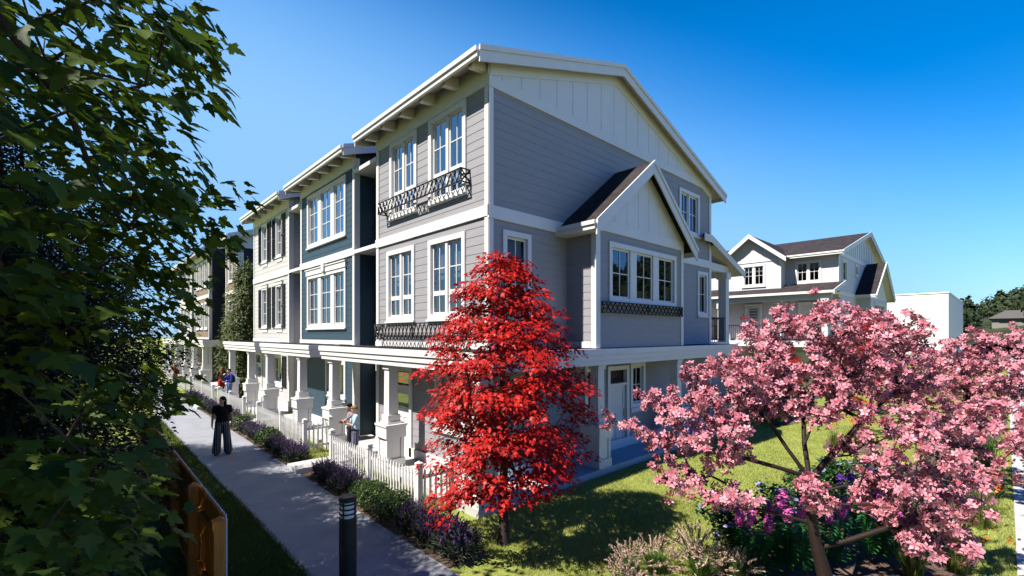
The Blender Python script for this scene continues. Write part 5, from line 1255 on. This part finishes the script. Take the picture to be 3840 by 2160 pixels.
def person(label, loc, rot, s, look, arms, skin, top, topm, pants, pantsm, shoem, hair, hairm, legs=None, body_w=1.0, headk=1.0, sleeve=1.0, bare=.0, extra=None):
    """facing -Y in its own axes; arms = two (elbow, wrist, hand dir, palm normal, curl)"""
    t = thing('person', label, 'person', loc, None, local=True); t.rotation_euler = (0, 0, rot); t.scale = (s, s, s)
    hc = (0, -.015, 1.60); hs, P, eyes, mouth = head_shapes(hc, look, headk)
    sh = list(hs) + [((0, .01, 1.40), .058, (0, -.005, 1.52), .05), ((0, .01, 1.26), (.15 * body_w, .10, .19)), ((0, .01, 1.08), (.13 * body_w, .098, .14)), ((0, .015, .95), (.16 * body_w, .115, .12)), ((-.14, .015, 1.405), .055, (.14, .015, 1.405), .055)]
    legs = legs or [((-.085, .0, .50), (-.09, .02, .085), (-.105, -.12, .035)), ((.085, .0, .50), (.09, .02, .085), (.105, -.12, .035))]
    for sd, (kn, an, toe) in zip((-1, 1), legs):
        sh += [((sd * .085, .01, .92), .088, kn, .056), (kn, .056, (kn[0] * .5 + an[0] * .5, kn[1] * .5 + an[1] * .5 + .012, kn[2] * .55 + an[2] * .45), .052), ((kn[0] * .5 + an[0] * .5, kn[1] * .5 + an[1] * .5 + .012, kn[2] * .55 + an[2] * .45), .052, an, .036), (an, .036, toe, .03)]
    sl = []
    for sd, (el, wr, hd, pn, cu) in zip((-1, 1), arms):
        S = (sd * .175 * (body_w * .5 + .5), .015, 1.395); sh += [(S, .052, el, .038), (el, .038, wr, .026)] + hand(wr, hd, pn, -sd, cu)
        sl.append((S, el, wr))
    def paint(c):
        if min((c - e).length for e in eyes) < .0105 * headk: return 1
        if (c - mouth).length < .015 * headk: return 2
        return 0
    b = blob('body', sh, [skin, EYE, LIP], t, .0075, 2, paint)
    # clothes a little outside the body
    ts = [((0, .01, 1.25), (.165 * body_w, .118, .20)), ((0, .012, 1.07), (.15 * body_w, .115, .15)), ((-.14, .015, 1.40), .064, (.14, .015, 1.40), .064), ((0, .012, top), (.165 * body_w, .128, .08))]
    for S, el, wr in sl:
        S, el, wr = Vector(S), Vector(el), Vector(wr)
        if sleeve <= .5: ts.append((tuple(S), .066, tuple(S.lerp(el, sleeve * 2 * .9)), .058))
        else: ts += [(tuple(S), .066, tuple(el), .05), (tuple(el), .05, tuple(wr), .036)]
    blob('top', ts, topm, t, .011, 2)
    ps = [((0, .015, .95), (.172 * body_w, .128, .12))]
    for sd, (kn, an, toe) in zip((-1, 1), legs):
        H_ = Vector((sd * .085, .01, .92)); K = Vector(kn); A_ = Vector(an)
        if pants == 'wide': ps += [(tuple(H_), .102, tuple(K), .105), (tuple(K), .105, tuple(A_ + Vector((0, 0, .03))), .118)]
        elif pants == 'long': ps += [(tuple(H_), .098, kn, .068), (kn, .068, tuple(A_ + Vector((0, .0, .02))), .052)]
        elif pants == 'short': ps += [(tuple(H_), .105, tuple(H_.lerp(K, .92)), .092)]
        elif pants == 'skirt': ps += [(tuple(H_), .12, tuple(K), .13)]
    blob('trousers' if pants != 'skirt' else 'skirt', ps, pantsm, t, .011, 2)
    for kn, an, toe in legs:
        blob('shoe', [((an[0], an[1] + .02, .045), .043, (toe[0], toe[1], .036), .037), ((an[0], an[1], .06), .042, (an[0], an[1] + .005, .09), .042)], shoem, t, .011, 1)
    blob('hair', hair(P, headk), hairm, t, .011, 2)
    if extra: extra(t)
    return t
def striped(name, base, line, fx=0, fz=0, wd=.3):
    m, tt, p = newmat(name); p.inputs['Roughness'].default_value = .8
    tc = node(tt, 'ShaderNodeTexCoord'); sp = node(tt, 'ShaderNodeSeparateXYZ'); tt.links.new(tc.outputs['Object'], sp.inputs[0]); acc = None
    for o_, f in (('X', fx), ('Z', fz), ('Y', fx if fz else 0)):
        if not f: continue
        a = node(tt, 'ShaderNodeMath', operation='MULTIPLY'); a.inputs[1].default_value = f; b = node(tt, 'ShaderNodeMath', operation='FRACT'); c_ = node(tt, 'ShaderNodeMath', operation='LESS_THAN'); c_.inputs[1].default_value = wd
        tt.links.new(sp.outputs[o_], a.inputs[0]); tt.links.new(a.outputs[0], b.inputs[0]); tt.links.new(b.outputs[0], c_.inputs[0])
        if acc: 
            q = node(tt, 'ShaderNodeMath', operation='MAXIMUM'); tt.links.new(acc.outputs[0], q.inputs[0]); tt.links.new(c_.outputs[0], q.inputs[1]); acc = q
        else: acc = c_
    mx = node(tt, 'ShaderNodeMix', data_type='RGBA'); mx.inputs[6].default_value = (*base, 1); mx.inputs[7].default_value = (*line, 1)
    tt.links.new(acc.outputs[0], mx.inputs[0]); tt.links.new(mx.outputs[2], p.inputs['Base Color']); return m
def cloth(name, c): return mat(name, c, .85, .1, 12, .15, 200, spec=.2)
short_hair = lambda P, k: [(P(-.022, 0, .040), (.087 * k, .090 * k, .085 * k)), (P(.045, 0, .085), .03 * k, P(.03, .03, .085), .035 * k), (P(-.055, 0, -.02), .05 * k, P(-.05, 0, .03), .06 * k)]
def long_hair(P, k): return [(P(-.022, 0, .036), (.090 * k, .095 * k, .088 * k)), (P(-.05, .04, .0), .05, P(-.07, .05, -.26), .035), (P(-.05, -.045, .0), .05, P(-.07, -.06, -.28), .035), (P(-.07, 0, 0), .065, P(-.09, 0, -.30), .045), (P(-.02, -.075, .0), .032, P(.0, -.085, -.24), .028)]
BLK = cloth('black_cloth', (.008, .008, .009)); BRN = cloth('brown_leather', (.10, .045, .02)); HDK = cloth('dark_hair', (.016, .009, .006)); HBL = cloth('blond_hair', (.30, .20, .10)); HRB = cloth('auburn_hair', (.20, .085, .03))
DEN = cloth('blue_denim', (.10, .17, .30)); NAVY = cloth('dark_trousers', (.015, .018, .025)); RED = cloth('red_shoe', (.42, .03, .03))
person('woman in black top and wide striped trousers standing on the shaded path', (3.07, 15.95, .03), R(-12), 1.01, (-.75, -.66, 0),
    [((-.235, .03, 1.13), (-.25, -.02, .90), (-.05, -.15, -1), (1, 0, 0), .8), ((.235, .03, 1.13), (.255, .0, .89), (.05, -.1, -1), (-1, 0, 0), .5)],
    SKIN, .98, BLK, 'wide', striped('striped_trousers', (.012, .012, .014), (.34, .31, .29), 18, 0, .3), BRN, long_hair, HDK,
    legs=[((-.12, .0, .50), (-.145, .02, .085), (-.16, -.12, .035)), ((.12, .0, .50), (.15, .02, .085), (.18, -.115, .035))], body_w=1.12, sleeve=.28)
boy = person('boy in pale blue tee and plaid shorts holding a phone behind the pickets', (5.50, 12.22, .15), R(-102), .87, (0, -1, -.42),
    [((-.20, -.10, 1.13), (-.07, -.30, 1.22), (.25, -.7, .35), (.8, .3, .4), .9), ((.20, -.10, 1.13), (.07, -.30, 1.22), (-.25, -.7, .35), (-.8, .3, .4), .9)],
    SKIN2, 1.0, cloth('pale_blue_tee', (.42, .60, .72)), 'short', striped('plaid_shorts', (.36, .34, .40), (.05, .055, .12), 16, 16, .4), RED, short_hair, HBL, headk=1.1, sleeve=.4)
person('boy in long grey sweater with an arm around the other boy', (5.52, 12.60, .15), R(-106), .88, (.35, -.95, -.25),
    [((-.215, -.06, 1.13), (-.10, -.25, 1.12), (.5, -.7, .2), (1, 0, 0), .7), ((.33, .06, 1.40), (.52, -.14, 1.33), (-.05, -.9, -.3), (-.3, 0, -1), .8)],
    SKIN, .86, cloth('grey_sweater', (.26, .22, .25)), 'long', NAVY, RED, short_hair, HDK, headk=1.08)
def at_person(p, q): return p.matrix_basis @ Vector(q)
pp_ = Matrix.Translation((5.50, 12.22, .15)) @ Matrix.Rotation(R(-102), 4, 'Z') @ Matrix.Scale(.87, 4) @ Matrix.Translation((0, -.385, 1.27)) @ Matrix.Rotation(R(28), 4, 'X')
mb = MB(lambda a, b, c_: tuple(pp_ @ Vector((a, b, c_)))); mb.box(-.045, .045, -.085, .085, -.006, .006, 0); mb.box(-.038, .038, -.07, .07, .006, .0075, 1)
o = thing('mobile_phone', 'red cased phone in the hands of the boy in the pale blue tee', 'phone', (5.2, 12.2, 1.2)); mb.build('case', [RED, IRON], o)
man = person('man in blue sweater and jeans with a hand at his chin past the woman', (5.5, 27.0, .15), R(-70), 1.0, (-.35, -.94, -.05),
    [((-.22, -.06, 1.13), (-.08, -.24, 1.38), (.2, .3, .8), (0, 1, 0), 1.2), ((.23, -.03, 1.13), (.05, -.25, 1.06), (-.8, -.3, 0), (0, .2, 1), .6)],
    SKIN2, .95, cloth('blue_sweater', (.035, .045, .26)), 'long', DEN, cloth('blue_trainers', (.08, .16, .4)), lambda P, k: short_hair(P, k) + [(P(.03, 0, -.075), .038 * k, P(.045, 0, -.07), .035 * k)], HDK)
mx_ = Matrix.Translation((5.5, 27.0, .15)) @ Matrix.Rotation(R(-70), 4, 'Z')
bp = thing('backpack', 'dark backpack on the back of the man in the blue sweater', 'backpack', (5.5, 27.0, .15), None, local=True); bp.rotation_euler = (0, 0, R(-70))
blob('bag', [((0, .2, 1.18), (.13, .09, .2)), ((0, .24, 1.1), (.10, .07, .1))], BLK, bp, .015, 2)
mb = MB()
for sx in (-.1, .1): mb.tube([(sx, .14, 1.36), (sx, .04, 1.475), (sx, -.09, 1.40), (sx, -.125, 1.2), (sx * 1.2, .1, 1.05)], .018, 6)
mb.build('strap', BLK, bp)
person('woman with long auburn hair and brown jacket seen from behind', (5.75, 29.9, .1), R(170), .99, (0, -1, 0),
    [((-.23, .0, 1.13), (-.2, -.2, 1.12), (.5, -.8, .2), (0, 0, 1), .6), ((.23, .0, 1.13), (.2, -.2, 1.12), (-.5, -.8, .2), (0, 0, 1), .6)],
    SKIN2, .9, cloth('brown_jacket', (.075, .05, .018)), 'skirt', RED, BRN, long_hair, HRB)
person('person in rust jacket and blue jeans far down the path by the dark tree', (4.35, 35.8, .03), R(60), 1.0, (0, -1, 0),
    [((-.22, -.06, 1.13), (-.05, -.22, 1.1), (.8, -.3, 0), (0, .2, 1), .6), ((.22, -.06, 1.13), (.05, -.24, 1.14), (-.8, -.3, 0), (0, .2, 1), .6)],
    SKIN2, .95, cloth('rust_jacket', (.34, .08, .05)), 'long', DEN, BRN, long_hair, HRB)
